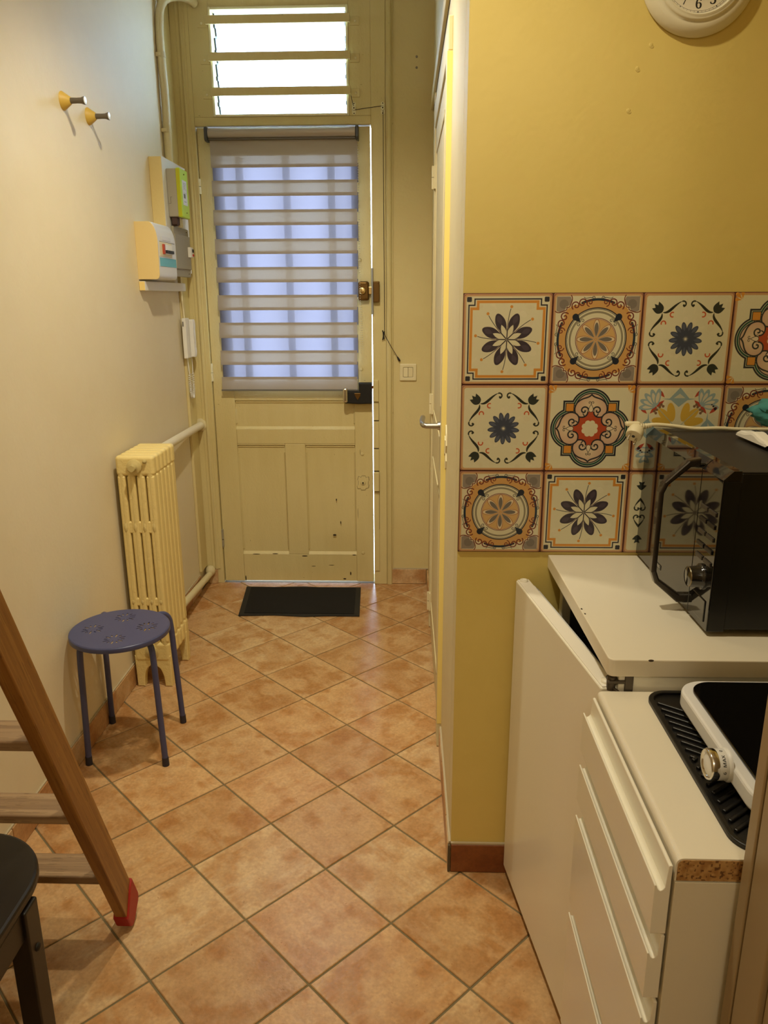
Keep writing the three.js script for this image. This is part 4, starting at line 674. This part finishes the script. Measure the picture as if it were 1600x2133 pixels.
// ───────────────────────── black chair in the corner of the picture ─────────────────────────
{
  const t = thing('folding_chair', 'black wooden folding chair with a rounded seat in the lower left foreground', 'chair', [-0.85, 0, -1.0]);
  M.blackWood = std(0x17110d, 0.4);
  part('seat', extrude(roundRect(-0.84, -1.235 + 0.0, -1.04, -0.662, 0.0001) && (() => { const s = new THREE.Shape(), r = 0.15; s.moveTo(-0.80, -1.04); s.lineTo(-0.80, -0.662); s.lineTo(-1.09, -0.662); s.absarc(-1.092, -0.812, r, Math.PI / 2, Math.PI, false); s.lineTo(-1.242, -0.892); s.absarc(-1.092, -0.892, r, Math.PI, 1.5 * Math.PI, false); s.closePath(); return s; })(), 0.022, [0, 0.438, 0], 'zxy', 0.006), M.blackWood, t);
  for (const [xa, xb] of [[-0.69, -0.666], [-1.036, -1.012]]) {
    part('side_rail', box(xa, xb, 0.378, 0.437, -1.10, -0.82, 0.004, 2), M.blackWood, t);
    for (const z of [-1.085, -0.86]) { const l = part('leg', box(xa - 0.006, xb + 0.008, 0.0006, 0.436, z - 0.022, z + 0.022, 0.004, 2), M.blackWood, t); part('bolt', [lathe([[0, 0.005], [0.006, 0.004], [0.008, 0]], [xb + 0.008, 0.345, z], [1, 0, 0], 14)], std(0x050505, 0.5), l); }
  }
  parts('stretcher', [box(-1.01, -0.69, 0.12, 0.15, -1.095, -1.075, 0.003), box(-1.01, -0.69, 0.12, 0.15, -0.87, -0.85, 0.003)], M.blackWood, t);
}

// ───────────────────────── fridge, its loose door and the board on top ─────────────────────────
{
  const t = thing('fridge', 'white under-counter fridge with its door standing ajar', 'fridge', [0.6, 0, -1.43]);
  const x0 = 0.352, x1 = 0.88, z0 = -1.68, z1 = -1.172, y0 = 0.03, y1 = 0.848, w = 0.03;
  part('cabinet', [box(x0, x1, y0, y1, z0, z0 + w, 0.003), box(x0, x1, y0, y1, z1 - w, z1, 0.003), box(x0, x1, y1 - w, y1, z0 + w, z1 - w, 0.002), box(x0, x1, y0, y0 + 0.05, z0 + w, z1 - w, 0.002), box(x1 - w, x1, y0, y1, z0 + w, z1 - w, 0.002)], M.fridge, t);
  part('inner_liner', [box(x0 + 0.02, x1 - w, y0 + 0.05, y1 - w, z0 + w, z0 + w + 0.003, 0), box(x0 + 0.02, x1 - w, y0 + 0.05, y1 - w, z1 - w - 0.003, z1 - w, 0), box(x1 - w - 0.003, x1 - w, y0 + 0.05, y1 - w, z0 + w, z1 - w, 0)], std(0x5a5a58, 0.4), t, 'inside coloured dark grey for its unlit look');  // liner colour darkened to stand for the unlit interior
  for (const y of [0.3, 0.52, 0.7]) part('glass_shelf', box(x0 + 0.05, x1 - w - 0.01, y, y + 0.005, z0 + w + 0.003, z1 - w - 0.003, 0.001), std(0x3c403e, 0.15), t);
  parts('fridge_foot', [cyl([x0 + 0.05, 0.0005, z0 + 0.05], [x0 + 0.05, y0 + 0.002, z0 + 0.05], 0.018), cyl([x0 + 0.05, 0.0005, z1 - 0.05], [x0 + 0.05, y0 + 0.002, z1 - 0.05], 0.018), cyl([x1 - 0.05, 0.0005, z0 + 0.05], [x1 - 0.05, y0 + 0.002, z0 + 0.05], 0.018), cyl([x1 - 0.05, 0.0005, z1 - 0.05], [x1 - 0.05, y0 + 0.002, z1 - 0.05], 0.018)], M.rubber, t);
  // door leaf: local x along the leaf from the hinge, z = outwards; then turned about the hinge
  const hx0 = 0.3245, hz0 = -1.174, ang = Math.atan2(0.0755, 0.508), L = 0.513;
  const turnIt = (g) => { g.rotateY(Math.PI / 2 + ang); g.translate(hx0, 0, hz0); return g; };        // +x local -> -z world, swung to -x
  const fd = part('door', [turnIt(box(0.0, L, 0.032, 0.822, 0, 0.032, 0.004, 2))], M.fridge, t);
  part('door_top_trim', [turnIt(box(0.002, L - 0.002, 0.8215, 0.8235, 0.003, 0.030, 0.001))], std(0xe9e2d2, 0.3), fd);
  part('door_gasket', [turnIt(box(0.03, L - 0.03, 0.79, 0.812, 0.0315, 0.044, 0.003)), turnIt(box(L - 0.05, L - 0.03, 0.06, 0.812, 0.0315, 0.044, 0.003)), turnIt(box(0.03, L - 0.03, 0.06, 0.08, 0.0315, 0.044, 0.003)), turnIt(box(0.03, L - 0.03, 0.05, 0.818, 0.031, 0.036, 0.001))], std(0xd2d0ca, 0.5), fd);
  parts('hinge_cap', [turnIt(lathe([[0.009, 0], [0.009, 0.005], [0.005, 0.006], [0.004, 0.003], [0, 0.003]], [L - 0.014, 0.8225, 0.015], [0, 1, 0], 24)), turnIt(lathe([[0.009, 0], [0.009, 0.006], [0, 0.007]], [0.016, 0.8225, 0.016], [0, 1, 0], 24))], M.white, fd);
  part('hinge_bracket', [box(0.335, 0.372, 0.832, 0.838, -1.19, -1.168, 0.002), cyl([0.342, 0.818, -1.178], [0.342, 0.842, -1.178], 0.0075), box(0.362, 0.376, 0.816, 0.848, -1.173, -1.1665, 0.002), tube([[0.342, 0.822, -1.176], [0.352, 0.818, -1.168], [0.36, 0.806, -1.163]], 0.003, 12, 6)], std(0x5c544a, 0.45, { metalness: 0.6 }), t, 'grey metal top hinge');

  const c = thing('counter_board', 'white laminate board lying on top of the fridge', 'countertop', [0.6, 0.8485, -1.43]);
  part('board', extrude((() => { const s = new THREE.Shape(), R = 0.012; s.moveTo(0.323, -1.6945); s.lineTo(0.332 - 0.0005, -1.163 - R); s.quadraticCurveTo(0.332, -1.163, 0.332 + R, -1.163); s.lineTo(0.945, -1.163); s.lineTo(0.945, -1.6945); s.closePath(); return s; })(), 0.0315, [0, 0.8485, 0], 'xzy', 0.002), M.whiteSatin, c);
  parts('edge_chip', [ball([0.3315, 0.8785, -1.375], 0.5, 0.004, 0.006, 0.009, 8), ball([0.3318, 0.878, -1.40], 0.5, 0.003, 0.004, 0.006, 8), ball([0.333, 0.879, -1.352], 0.5, 0.004, 0.004, 0.008, 8), ball([0.40, 0.8785, -1.1635], 0.5, 0.010, 0.004, 0.003, 8)], M.paintDark, c, 'small dark chips in the edge');
}

// ───────────────────────── drawer cabinet, worktop, drainer, hot plate ─────────────────────────
{
  const z0 = -1.1635, z1 = -0.766, xF = 0.2945, xB = 0.3135;
  const t = thing('drawer_cabinet', 'white kitchen drawer cabinet with grooved pull edges', 'cabinet', [0.6, 0, -0.965]);
  part('carcass', [box(0.317, 0.90, 0.10, 0.789, z1 - 0.018, z1, 0.001), box(0.317, 0.90, 0.10, 0.789, z0, z0 + 0.018, 0.001), box(0.882, 0.90, 0.10, 0.789, z0, z1, 0), box(0.317, 0.9, 0.10, 0.118, z0, z1, 0), box(0.33, 0.86, 0.76, 0.789, z0 + 0.018, z1 - 0.018, 0)], std(0xe0d6bc, 0.4), t);
  part('plinth', box(0.36, 0.88, 0.0006, 0.10, z0 + 0.002, z1 - 0.002, 0), std(0xd8ceb4, 0.5), t);
  for (const [bot, front, back] of [[0.712, 0.783, 0.811], [0.6135, 0.683, 0.709], [0.402, 0.582, 0.607], [0.12, 0.374, 0.398]]) {
    const s = new THREE.Shape(), f = xF, b = xB; s.moveTo(b, bot); s.lineTo(f + 0.002, bot); s.quadraticCurveTo(f, bot, f, bot + 0.002); s.lineTo(f, front - 0.0015); s.quadraticCurveTo(f + 0.001, front + 0.0008, f + 0.0028, front - 0.0015); s.lineTo(f + 0.0032, front - 0.004); s.quadraticCurveTo(f + 0.0075, front - 0.0125, f + 0.0125, front - 0.003); s.lineTo(b - 0.0045, back - 0.002); s.quadraticCurveTo(b - 0.003, back + 0.001, b, back - 0.001); s.closePath();
    const d = part('drawer', extrude(s, z1 - z0 - 0.004, [0, 0, z0 + 0.002], 'xyz', 0.0008), M.fridge, t);
    part('drawer_box', box(0.318, 0.84, bot + 0.015, Math.min(front - 0.01, 0.755), z0 + 0.03, z1 - 0.03, 0), std(0xd8ceb4, 0.6), d);
  }
  const w = thing('worktop', 'white worktop above the drawers with a bare chipboard end', 'worktop', [0.6, 0.79, -0.965]);
  part('slab', extrude((() => { const s = new THREE.Shape(); s.moveTo(0.92, 0.7905); s.lineTo(0.3165, 0.7905); s.lineTo(0.3165, 0.8125); s.quadraticCurveTo(0.317, 0.8215, 0.326, 0.8215); s.lineTo(0.92, 0.8215); s.closePath(); return s; })(), z1 - z0 - 0.0015, [0, 0, z0], 'xyz', 0), M.whiteSatin, w);
  const chipTex = dataTex(512, 128, (u, v) => { const a = vnoise(u * 70, v * 18, 70, 18, 141), b = vnoise(u * 130, v * 30, 130, 30, 143), c = fbm(u, v, 20, 6, 3, 145); let k = mix3(hx(0x9a6c38), hx(0xc49a5e), a); if (b > 0.72) k = mix3(k, hx(0x5a3818), 0.7); if (c > 0.62) k = mix3(k, hx(0xc29a5e), 0.5); return k; }, true, 0.3, 0.075);
  part('chipboard_end', extrude((() => { const s = new THREE.Shape(); s.moveTo(0.918, 0.7912); s.lineTo(0.3185, 0.7912); s.lineTo(0.3185, 0.812); s.quadraticCurveTo(0.319, 0.8195, 0.328, 0.8195); s.lineTo(0.918, 0.8195); s.closePath(); return s; })(), 0.0012, [0, 0, z1 - 0.0018], 'xyz', 0), std(0xffffff, 0.95, { map: chipTex, bumpMap: chipTex, bumpScale: 0.0012 }), w, 'bare brown chipboard end');

  const d = thing('draining_board', 'black ribbed draining board set on the white worktop under the hot plate', 'drainer', [0.6, 0.8215, -0.97]);
  const out = roundRect(-1.158, -0.775, 0.390, 0.86, 0.035), rimS = roundRect(-1.158, -0.775, 0.390, 0.86, 0.035); rimS.holes.push(roundRect(-1.150, -0.783, 0.398, 0.852, 0.028));
  part('tray', extrude(out, 0.002, [0, 0.8217, 0], 'zxy', 0), M.blackSatin, d);
  part('tray_rim', extrude(rimS, 0.0065, [0, 0.8217, 0], 'zxy', 0.0015), M.blackSatin, d);
  const rib = (xa, za, xb, zb) => { const L = Math.hypot(xb - xa, zb - za), g = new RoundedBoxGeometry(L, 0.0046, 0.006, 2, 0.002); g.rotateY(-Math.atan2(zb - za, xb - xa)); g.translate((xa + xb) / 2, 0.8255, (za + zb) / 2); return uvBox(g); };
  for (let k = 0; k < 15; k++) { const q = 0.0185 * k; for (const sgn of [-1, 1]) { const zA = -0.9665 + sgn * (0.006 + q), len = Math.min(0.22, (0.178 - q) * 1.35 + 0.05); const zB = zA - sgn * 0; if (Math.abs(zA + 0.9665) > 0.172) continue; const reach = Math.min(0.42, 0.1 + 0.0 * len); part('rib', rib(0.402, zA, 0.402 + Math.min(0.13, (q + 0.006) / 0.75 + 0.0), zA - sgn * Math.min(0.13, (q + 0.006) / 0.75) * 0.75), M.blackSatin, d); } }

  const h = thing('hot_plate', 'white portable hot plate with a black glass top and a chrome ringed knob', 'hot plate', [0.6, 0.828, -0.97]);
  const hz0 = -1.122, hz1 = -0.80, hxa = 0.424, hxb = 0.80;
  part('housing', [extrude(roundRect(hz0, hz1, hxa, hxb, 0.045), 0.026, [0, 0.840, 0], 'zxy', 0.004), extrude(roundRect(hz0 + 0.012, hz1 - 0.012, hxa + 0.01, hxb - 0.01, 0.04), 0.012, [0, 0.829, 0], 'zxy', 0.003)], std(0xe4e2de, 0.3), h);
  part('glass_top', extrude(roundRect(hz0 + 0.012, hz1 - 0.012, hxa + 0.016, hxb - 0.016, 0.036), 0.0045, [0, 0.8655, 0], 'zxy', 0.0012), phys(0x0b0a09, 0.1, { clearcoat: 0.3 }), h);
  parts('rubber_pad', [[hxa + 0.05, hz0 + 0.05], [hxa + 0.05, hz1 - 0.05], [hxb - 0.05, hz0 + 0.05], [hxb - 0.05, hz1 - 0.05]].map(([x, z]) => cyl([x, 0.8278, z], [x, 0.8305, z], 0.012)), M.rubber, h);
  const kz = -0.905, ky = 0.857, scale = canvasTex(512, 64, (x, W, H) => { x.fillStyle = '#dedcd6'; x.fillRect(0, 0, W, H); x.fillStyle = '#33312e'; x.font = 'bold 30px sans-serif'; x.textAlign = 'center'; x.textBaseline = 'middle'; ['MAX', '0', '1', '2', '3', '4', '5', '6'].forEach((s, k) => { x.save(); x.translate(20 + k * 64, 32); x.rotate(0); x.fillText(s, 20, 0); x.restore(); }); });
  const kn = part('knob', [lathe([[0.0225, 0.0], [0.0225, 0.003], [0.0205, 0.005]], [hxa + 0.001, ky, kz], [-1, 0, 0], 40), lathe([[0.0195, 0.014], [0.0195, 0.022]], [hxa, ky, kz], [-1, 0, 0], 40)], M.plasticWhite, h);
  const dial = new THREE.CylinderGeometry(0.0205, 0.0205, 0.012, 40, 1, true); dial.rotateY(0.3); dial.rotateZ(Math.PI / 2); dial.translate(hxa - 0.010, ky, kz);
  part('dial', dial, std(0xffffff, 0.4, { map: scale, side: THREE.DoubleSide }), kn, 'white dial ring printed with MAX and numbers');
  part('chrome_ring', lathe([[0.0205, 0.016], [0.0215, 0.018], [0.0215, 0.025], [0.019, 0.0275], [0.0165, 0.0255], [0.0155, 0.0235]], [hxa, ky, kz], [-1, 0, 0], 44), M.chrome, kn);
  part('knob_face', lathe([[0.017, 0.0235], [0.012, 0.026], [0, 0.0265]], [hxa, ky, kz], [-1, 0, 0], 40), M.plasticWhite, kn);
}

// ───────────────────────── microwave, plug, cloths ─────────────────────────
{
  const x = 0.521, z0 = -1.692, z1 = -1.256, y0 = 0.8925, y1 = 1.177, t = thing('microwave', 'black microwave with a mirror-dark door on the white board', 'microwave', [0.7, 0.88, -1.474]);
  const caseM = std(0x050505, 0.4), topM = std(0x2a2622, 0.55);
  part('case', [box(x + 0.03, x + 0.36, y0, y1 - 0.003, z0, z1, 0.003)], caseM, t); part('case_top', [box(x + 0.03, x + 0.36, y1 - 0.0035, y1 - 0.001, z0 + 0.001, z1 - 0.001, 0.001)], topM, t);
  parts('case_foot', [[x + 0.05, z0 + 0.05], [x + 0.05, z1 - 0.05], [x + 0.32, z0 + 0.05], [x + 0.32, z1 - 0.05]].map(([a, b]) => cyl([a, 0.8802, b], [a, y0 + 0.001, b], 0.014)), M.rubber, t);
  const front = (za, zb) => extrude(poly([[y0 - 0.004, x + 0.001], [y1 - 0.016, x + 0.001], [y1, x + 0.017], [y1, x + 0.0305], [y0 - 0.004, x + 0.0305]]), zb - za, [0, 0, za], 'yxz', 0.0008);
  const d = part('door', front(z0 + 0.001, -1.3525), M.blackGloss, t, 'mirror black door');
  const pnl = part('control_panel', front(-1.3505, z1 - 0.001), M.blackGloss, t);
  part('panel_side', box(x + 0.003, x + 0.0305, y0 - 0.002, y1 - 0.018, z1 - 0.0012, z1 + 0.0004, 0), caseM, pnl);
  const hs = new THREE.Shape(); const outer = [[0.004, 1.176], [-0.018, 1.172], [-0.058, 1.132], [-0.066, 1.112], [-0.066, 0.958], [-0.058, 0.936], [-0.014, 0.898], [0.004, 0.897]], inner = [[0.004, 0.914], [-0.010, 0.914], [-0.050, 0.943], [-0.0565, 0.96], [-0.0565, 1.11], [-0.050, 1.126], [-0.013, 1.159], [0.004, 1.16]];
  const soft = (S, P) => { S.moveTo(x + P[0][0], P[0][1]); for (let i = 1; i < P.length; i++) S.lineTo(x + P[i][0], P[i][1]); };
  soft(hs, outer); [...inner].forEach(([a, b]) => hs.lineTo(x + a, b)); hs.closePath();
  part('handle', extrude(hs, 0.019, [0, 0, -1.386], 'xyz', 0.003), phys(0x3a332b, 0.22, { metalness: 0.55, clearcoat: 0.4 }), d, 'dark bow handle');
  part('brand_name', uvBox(new THREE.BoxGeometry(0.0006, 0.001, 0.001).translate(x, 0.9, -1.5)), M.blackGloss, d);
  const bn = d.children[d.children.length - 1]; const bg = new THREE.PlaneGeometry(0.062, 0.0105); bg.rotateY(-Math.PI / 2); bg.translate(x + 0.0004 - 0.7, 0.9135 - 0.88, -1.545 + 1.474); bn.geometry = bg;
  bn.material = std(0xffffff, 0.4, { map: canvasTex(256, 44, (c, W, H) => { c.fillStyle = '#0a0a0a'; c.fillRect(0, 0, W, H); c.fillStyle = '#cfcac0'; c.font = 'bold 40px sans-serif'; c.textAlign = 'center'; c.textBaseline = 'middle'; c.fillText('SAMSUNG', W / 2, H / 2 + 2, W - 8); }) });
  const keyM = std(0x3d372e, 0.35), keyD = std(0x14120f, 0.3);
  for (let k = 0; k < 5; k++) { const y = 1.098 - k * 0.0225; part('key', [box(x - 0.0015, x + 0.002, y - 0.004, y + 0.004, -1.338, -1.306, 0.001), box(x - 0.0015, x + 0.002, y - 0.004, y + 0.004, -1.300, -1.268, 0.001)], k % 2 ? keyD : keyM, pnl); }
  const kb = part('dial_knob', [lathe([[0.0235, 0], [0.0235, 0.004], [0.0195, 0.006], [0.018, 0.022], [0.0165, 0.0245], [0, 0.0255]], [x + 0.001, 0.975, -1.303], [-1, 0, 0], 36)], phys(0x15130f, 0.15, { clearcoat: 0.5 }), pnl);
  part('dial_ring', lathe([[0.0182, 0.0225], [0.0184, 0.0238], [0.0172, 0.0248]], [x + 0.001, 0.975, -1.303], [-1, 0, 0], 36), std(0x8f8268, 0.25, { metalness: 0.9 }), kb);
  part('door_release', [box(x - 0.001, x + 0.002, 0.9, 0.94, -1.33, -1.272, 0.002)], M.blackGloss, pnl);

  const p = thing('power_plug', 'cream power plug and cable lying across the microwave top', 'plug', [0.6, 1.177, -1.64]);
  part('cable', tube([[0.503, 1.1885, -1.647], [0.525, 1.191, -1.648], [0.56, 1.1885, -1.648], [0.61, 1.1825, -1.648], [0.66, 1.1835, -1.647], [0.70, 1.1815, -1.646], [0.76, 1.1815, -1.643], [0.85, 1.181, -1.64]], 0.0042, 70, 10), M.plasticCream, p);
  const a0 = V(-0.72, -0.42, 0.55).normalize();
  const body = part('plug_body', [lathe([[0, -0.004], [0.008, -0.004], [0.0145, 0.002], [0.0175, 0.012], [0.0175, 0.024], [0.0155, 0.026], [0, 0.026]], [0.489, 1.184, -1.65], [-0.45, -0.6, 0.66], 24), box(0.464, 0.495, 1.187, 1.197, -1.662, -1.646, 0.004, 2)], M.plasticCream, p);
  parts('relief_ring', [0, 1, 2, 3, 4, 5].map((k) => cyl([0.489 + k * 0.0052, 1.1855 + k * 0.0007, -1.649], [0.4915 + k * 0.0052, 1.1855 + k * 0.0007, -1.649], 0.0078 - k * 0.0005, 0.0078 - k * 0.0005, 14)), M.plasticCream, p);
  const e = V(-0.45, -0.6, 0.66).normalize(), o = V(0.489, 1.184, -1.65).addScaledVector(e, 0.024), sd = V(0.8, -0.6, 0).normalize();
  for (const q of [-1, 1]) { const s0 = o.clone().addScaledVector(sd, q * 0.0085), s1 = s0.clone().addScaledVector(e, 0.018); part('pin', [cyl(s0.toArray(), s1.toArray(), 0.0024, 0.0024, 12), ball(s1.toArray(), 0.0024)], M.chrome, body); }
  part('earth_socket', [cyl(o.clone().addScaledVector(e, 0.0015).toArray(), o.clone().addScaledVector(e, 0.0028).toArray(), 0.0035, 0.0035, 14)], M.black, body);

  const fold = (x0, x1, y, zc, dz, h, n, ph) => { const s = new THREE.Shape(), N = 26; const P = []; for (let i = 0; i <= N; i++) { const a = i / N; P.push([mix(zc - dz, zc + dz, a), y + h * Math.pow(Math.sin(Math.PI * clamp(a, 0.02, 0.98)), 0.35) * (1 + 0.10 * Math.sin(a * 14 + ph))]); } P.forEach(([a, b], i) => (i ? s.lineTo(a, b) : s.moveTo(a, b))); s.closePath(); return extrude(s, x1 - x0, [x0, 0, 0], 'zyx', 0.006); };
  const tw = thing('dish_towel', 'folded white dish towel with two dark stripes on the microwave', 'towel', [0.78, 1.177, -1.52]);
  part('towel_cloth', [fold(0.664, 0.86, 1.1775, -1.50, 0.075, 0.022, 5, 0.4)], std(0xe6e0d0, 0.9), tw);
  for (const xx of [0.683, 0.69]) part('stripe', [fold(xx, xx + 0.0022 + 0.012, 1.1778, -1.50, 0.0753, 0.0222, 5, 0.4)].map((g) => { g.translate(0.7, 0, 0); g.scale(1, 1, 1); return g.translate(-0.7, 0.0004, 0); }), std(0x2b2a28, 0.9), tw);
  const tc = thing('dish_cloth', 'crumpled teal dish cloth on top of the white towel', 'cloth', [0.78, 1.2, -1.53]);
  const lump = new THREE.IcosahedronGeometry(1, 5), lp = lump.attributes.position; for (let i = 0; i < lp.count; i++) { const v = V().fromBufferAttribute(lp, i), n = 1 + 0.16 * Math.sin(v.x * 6 + v.y * 3) * Math.cos(v.z * 5) + 0.09 * Math.sin(v.y * 13 + v.z * 9); v.multiplyScalar(n); v.y = Math.max(v.y, -0.72); lp.setXYZ(i, 0.775 + v.x * 0.092, 1.231 + v.y * 0.036, -1.535 + v.z * 0.055); } const lm = BGU.mergeVertices(lump.deleteAttribute('uv') && lump.deleteAttribute('normal'), 1e-5); lm.computeVertexNormals();
  part('cloth_folds', lm, std(0x3f7f76, 0.95), tc);
}

// ───────────────────────── tall cabinet at the right edge ─────────────────────────
{
  const t = thing('tall_cabinet', 'tall beige cabinet whose edge cuts the right side of the picture', 'cabinet', [0.66, 0, -0.45]), m = std(0x9c8560, 0.42);
  part('side_panel', box(0.386, 0.94, 0.0006, 2.1, -0.7535, -0.7335, 0.002), m, t);
  part('side_panel', box(0.386, 0.94, 0.0006, 2.1, -0.17, -0.15, 0.002), m, t);
  part('back_panel', box(0.92, 0.94, 0.0006, 2.1, -0.7335, -0.17, 0), m, t); part('top_panel', box(0.39, 0.92, 2.08, 2.1, -0.7335, -0.17, 0), m, t);
  const d = part('door', [box(0.387, 0.405, 0.06, 2.095, -0.7305, -0.678, 0.0025, 2), box(0.387, 0.405, 0.06, 2.095, -0.225, -0.172, 0.0025, 2), box(0.387, 0.405, 0.06, 0.12, -0.678, -0.225, 0.002), box(0.387, 0.405, 2.03, 2.095, -0.678, -0.225, 0.002)], m, t);
  part('door_panel', box(0.393, 0.402, 0.118, 2.032, -0.676, -0.227, 0.001), m, d);
  part('plinth', box(0.41, 0.9, 0.0006, 0.058, -0.7335, -0.17, 0), m, t);
}

// ───────────────────────── clock ─────────────────────────
{
  const cx = 0.5455, cy = 2.0445, t = thing('wall_clock', 'round cream wall clock hung above the patterned tiles', 'clock', [cx, cy, ZK]);
  part('frame', lathe([[0.108, 0], [0.1095, 0.003], [0.1095, 0.006], [0.105, 0.012], [0.098, 0.017], [0.090, 0.0195], [0.0865, 0.018], [0.0845, 0.0215], [0.0815, 0.0235], [0.0785, 0.0225], [0.0765, 0.0245], [0.0735, 0.0245], [0.0725, 0.017]], [cx, cy, ZK + 0.0005], [0, 0, 1], 80), std(0xe0d6b4, 0.4), t);
  const face = canvasTex(1024, 1024, (x, w) => { x.fillStyle = '#ddd2b6'; x.fillRect(0, 0, w, w); x.translate(w / 2, w / 2); x.strokeStyle = '#1d1a16'; const R = w / 2; x.lineWidth = 3; for (const r of [0.955, 0.915]) { x.beginPath(); x.arc(0, 0, R * r, 0, 7); x.stroke(); }
    for (let k = 0; k < 60; k++) { x.save(); x.rotate(k * Math.PI / 30); x.lineWidth = k % 5 ? 3 : 11; x.beginPath(); x.moveTo(0, -R * 0.915); x.lineTo(0, -R * 0.955); x.stroke(); x.restore(); }
    x.fillStyle = '#17140f'; x.font = 'bold 168px serif'; x.textAlign = 'center'; x.textBaseline = 'middle'; for (let k = 1; k <= 12; k++) { const a = k * Math.PI / 6; x.fillText(String(k), Math.sin(a) * R * 0.735, -Math.cos(a) * R * 0.735 + 6); } });
  const fg = new THREE.CircleGeometry(0.0732, 64); fg.translate(cx, cy, ZK + 0.0145); part('clock_face', fg, std(0xffffff, 0.5, { map: face }), t);
  part('clock_back', cyl([cx, cy, ZK + 0.0003], [cx, cy, ZK + 0.0142], 0.0735, 0.0735, 40), M.plasticCream, t);
  const hand = (a, L, w) => { const g = box(-w / 2, w / 2, -0.012, L, 0, 0.001, 0); g.rotateZ(-a); g.translate(cx, cy, ZK + 0.0165); return g; };
  part('hour_hand', hand(5.3, 0.036, 0.004), M.black, t); part('minute_hand', hand(0.6, 0.054, 0.003), M.black, t); part('hub', cyl([cx, cy, ZK + 0.0146], [cx, cy, ZK + 0.019], 0.0035), M.black, t);
}

structMesh('trim_3', box(XL, XS, 2.13, 2.23, -0.575, -0.515, 0.004), M.ladderWood);   // loft beam, overhead and out of the picture, that the ladder leans on

// ───────────────────────── ceiling spot bar: the lamps of the room ─────────────────────────
{
  const t = thing('spot_bar', 'white ceiling spot bar with two tilted spot heads above the corridor', 'lamp', [-0.28, YC, -1.565]);
  part('bar', [cyl([-0.345, YC - 0.03, -2.04], [-0.215, YC - 0.03, -1.09], 0.014, 0.014, 14), lathe([[0, 0], [0.06, 0], [0.055, -0.02], [0.02, -0.03]], [-0.28, YC - 0.0005, -1.565], [0, 1, 0], 30)], M.whiteEdge, t);
  for (const L of LAMPS) {
    const P = V(...L.at), d = V(...L.aim).sub(P).normalize(), back = P.clone().addScaledVector(d, -0.035), q = (k) => P.clone().addScaledVector(d, k).toArray();
    const h = part('spot_head', [lathe([[0, -0.075], [0.02, -0.072], [0.03, -0.05], [0.042, 0.0], [0.04, 0.0], [0.028, -0.045]], P.toArray(), d.toArray(), 30), cyl(back.toArray(), [P.x, YC - 0.03, P.z], 0.007)], M.whiteEdge, t);
    const c = new THREE.Color().setRGB(...L.color);
    part('spot_lens', lathe([[0.037, -0.012], [0, -0.012]], P.toArray(), d.toArray(), 30), std(0x201c14, 0.5, { emissive: c, emissiveIntensity: 3, side: THREE.DoubleSide }), h);
    const l = new THREE.SpotLight(c, L.power, 0, L.angle, L.penumbra); l.position.set(...q(0.004)).sub(t.position); l.target.position.set(...L.aim).sub(t.position); t.add(l, l.target); l.castShadow = true; l.shadow.radius = L.size; l.name = 'spot_light';
  }
}
{
  const [x, y, z] = FILL_GLOBE.at, t = thing('fill_pendant', 'added fill lamp shaped as a round paper pendant, unseen behind the viewpoint', 'lamp', [x, YC, z]), c = new THREE.Color().setRGB(...FILL_GLOBE.color);  // unseen lamp, added to brighten the faces turned towards the camera
  part('lamp_cord', cyl([x, YC - 0.001, z], [x, y + FILL_GLOBE.radius - 0.005, z], 0.003), M.rubber, t);
  part('lamp_shade', ball(FILL_GLOBE.at, FILL_GLOBE.radius, 1, 0.95, 1, 30), std(0x3a3428, 0.8, { emissive: c, emissiveIntensity: 1.2 }), t);
  const l = new THREE.PointLight(c, FILL_GLOBE.power); l.position.set(0, y - YC, 0); l.castShadow = true; l.shadow.radius = 6; l.name = 'fill_light'; t.add(l);
}
renderer.render(scene, camera);
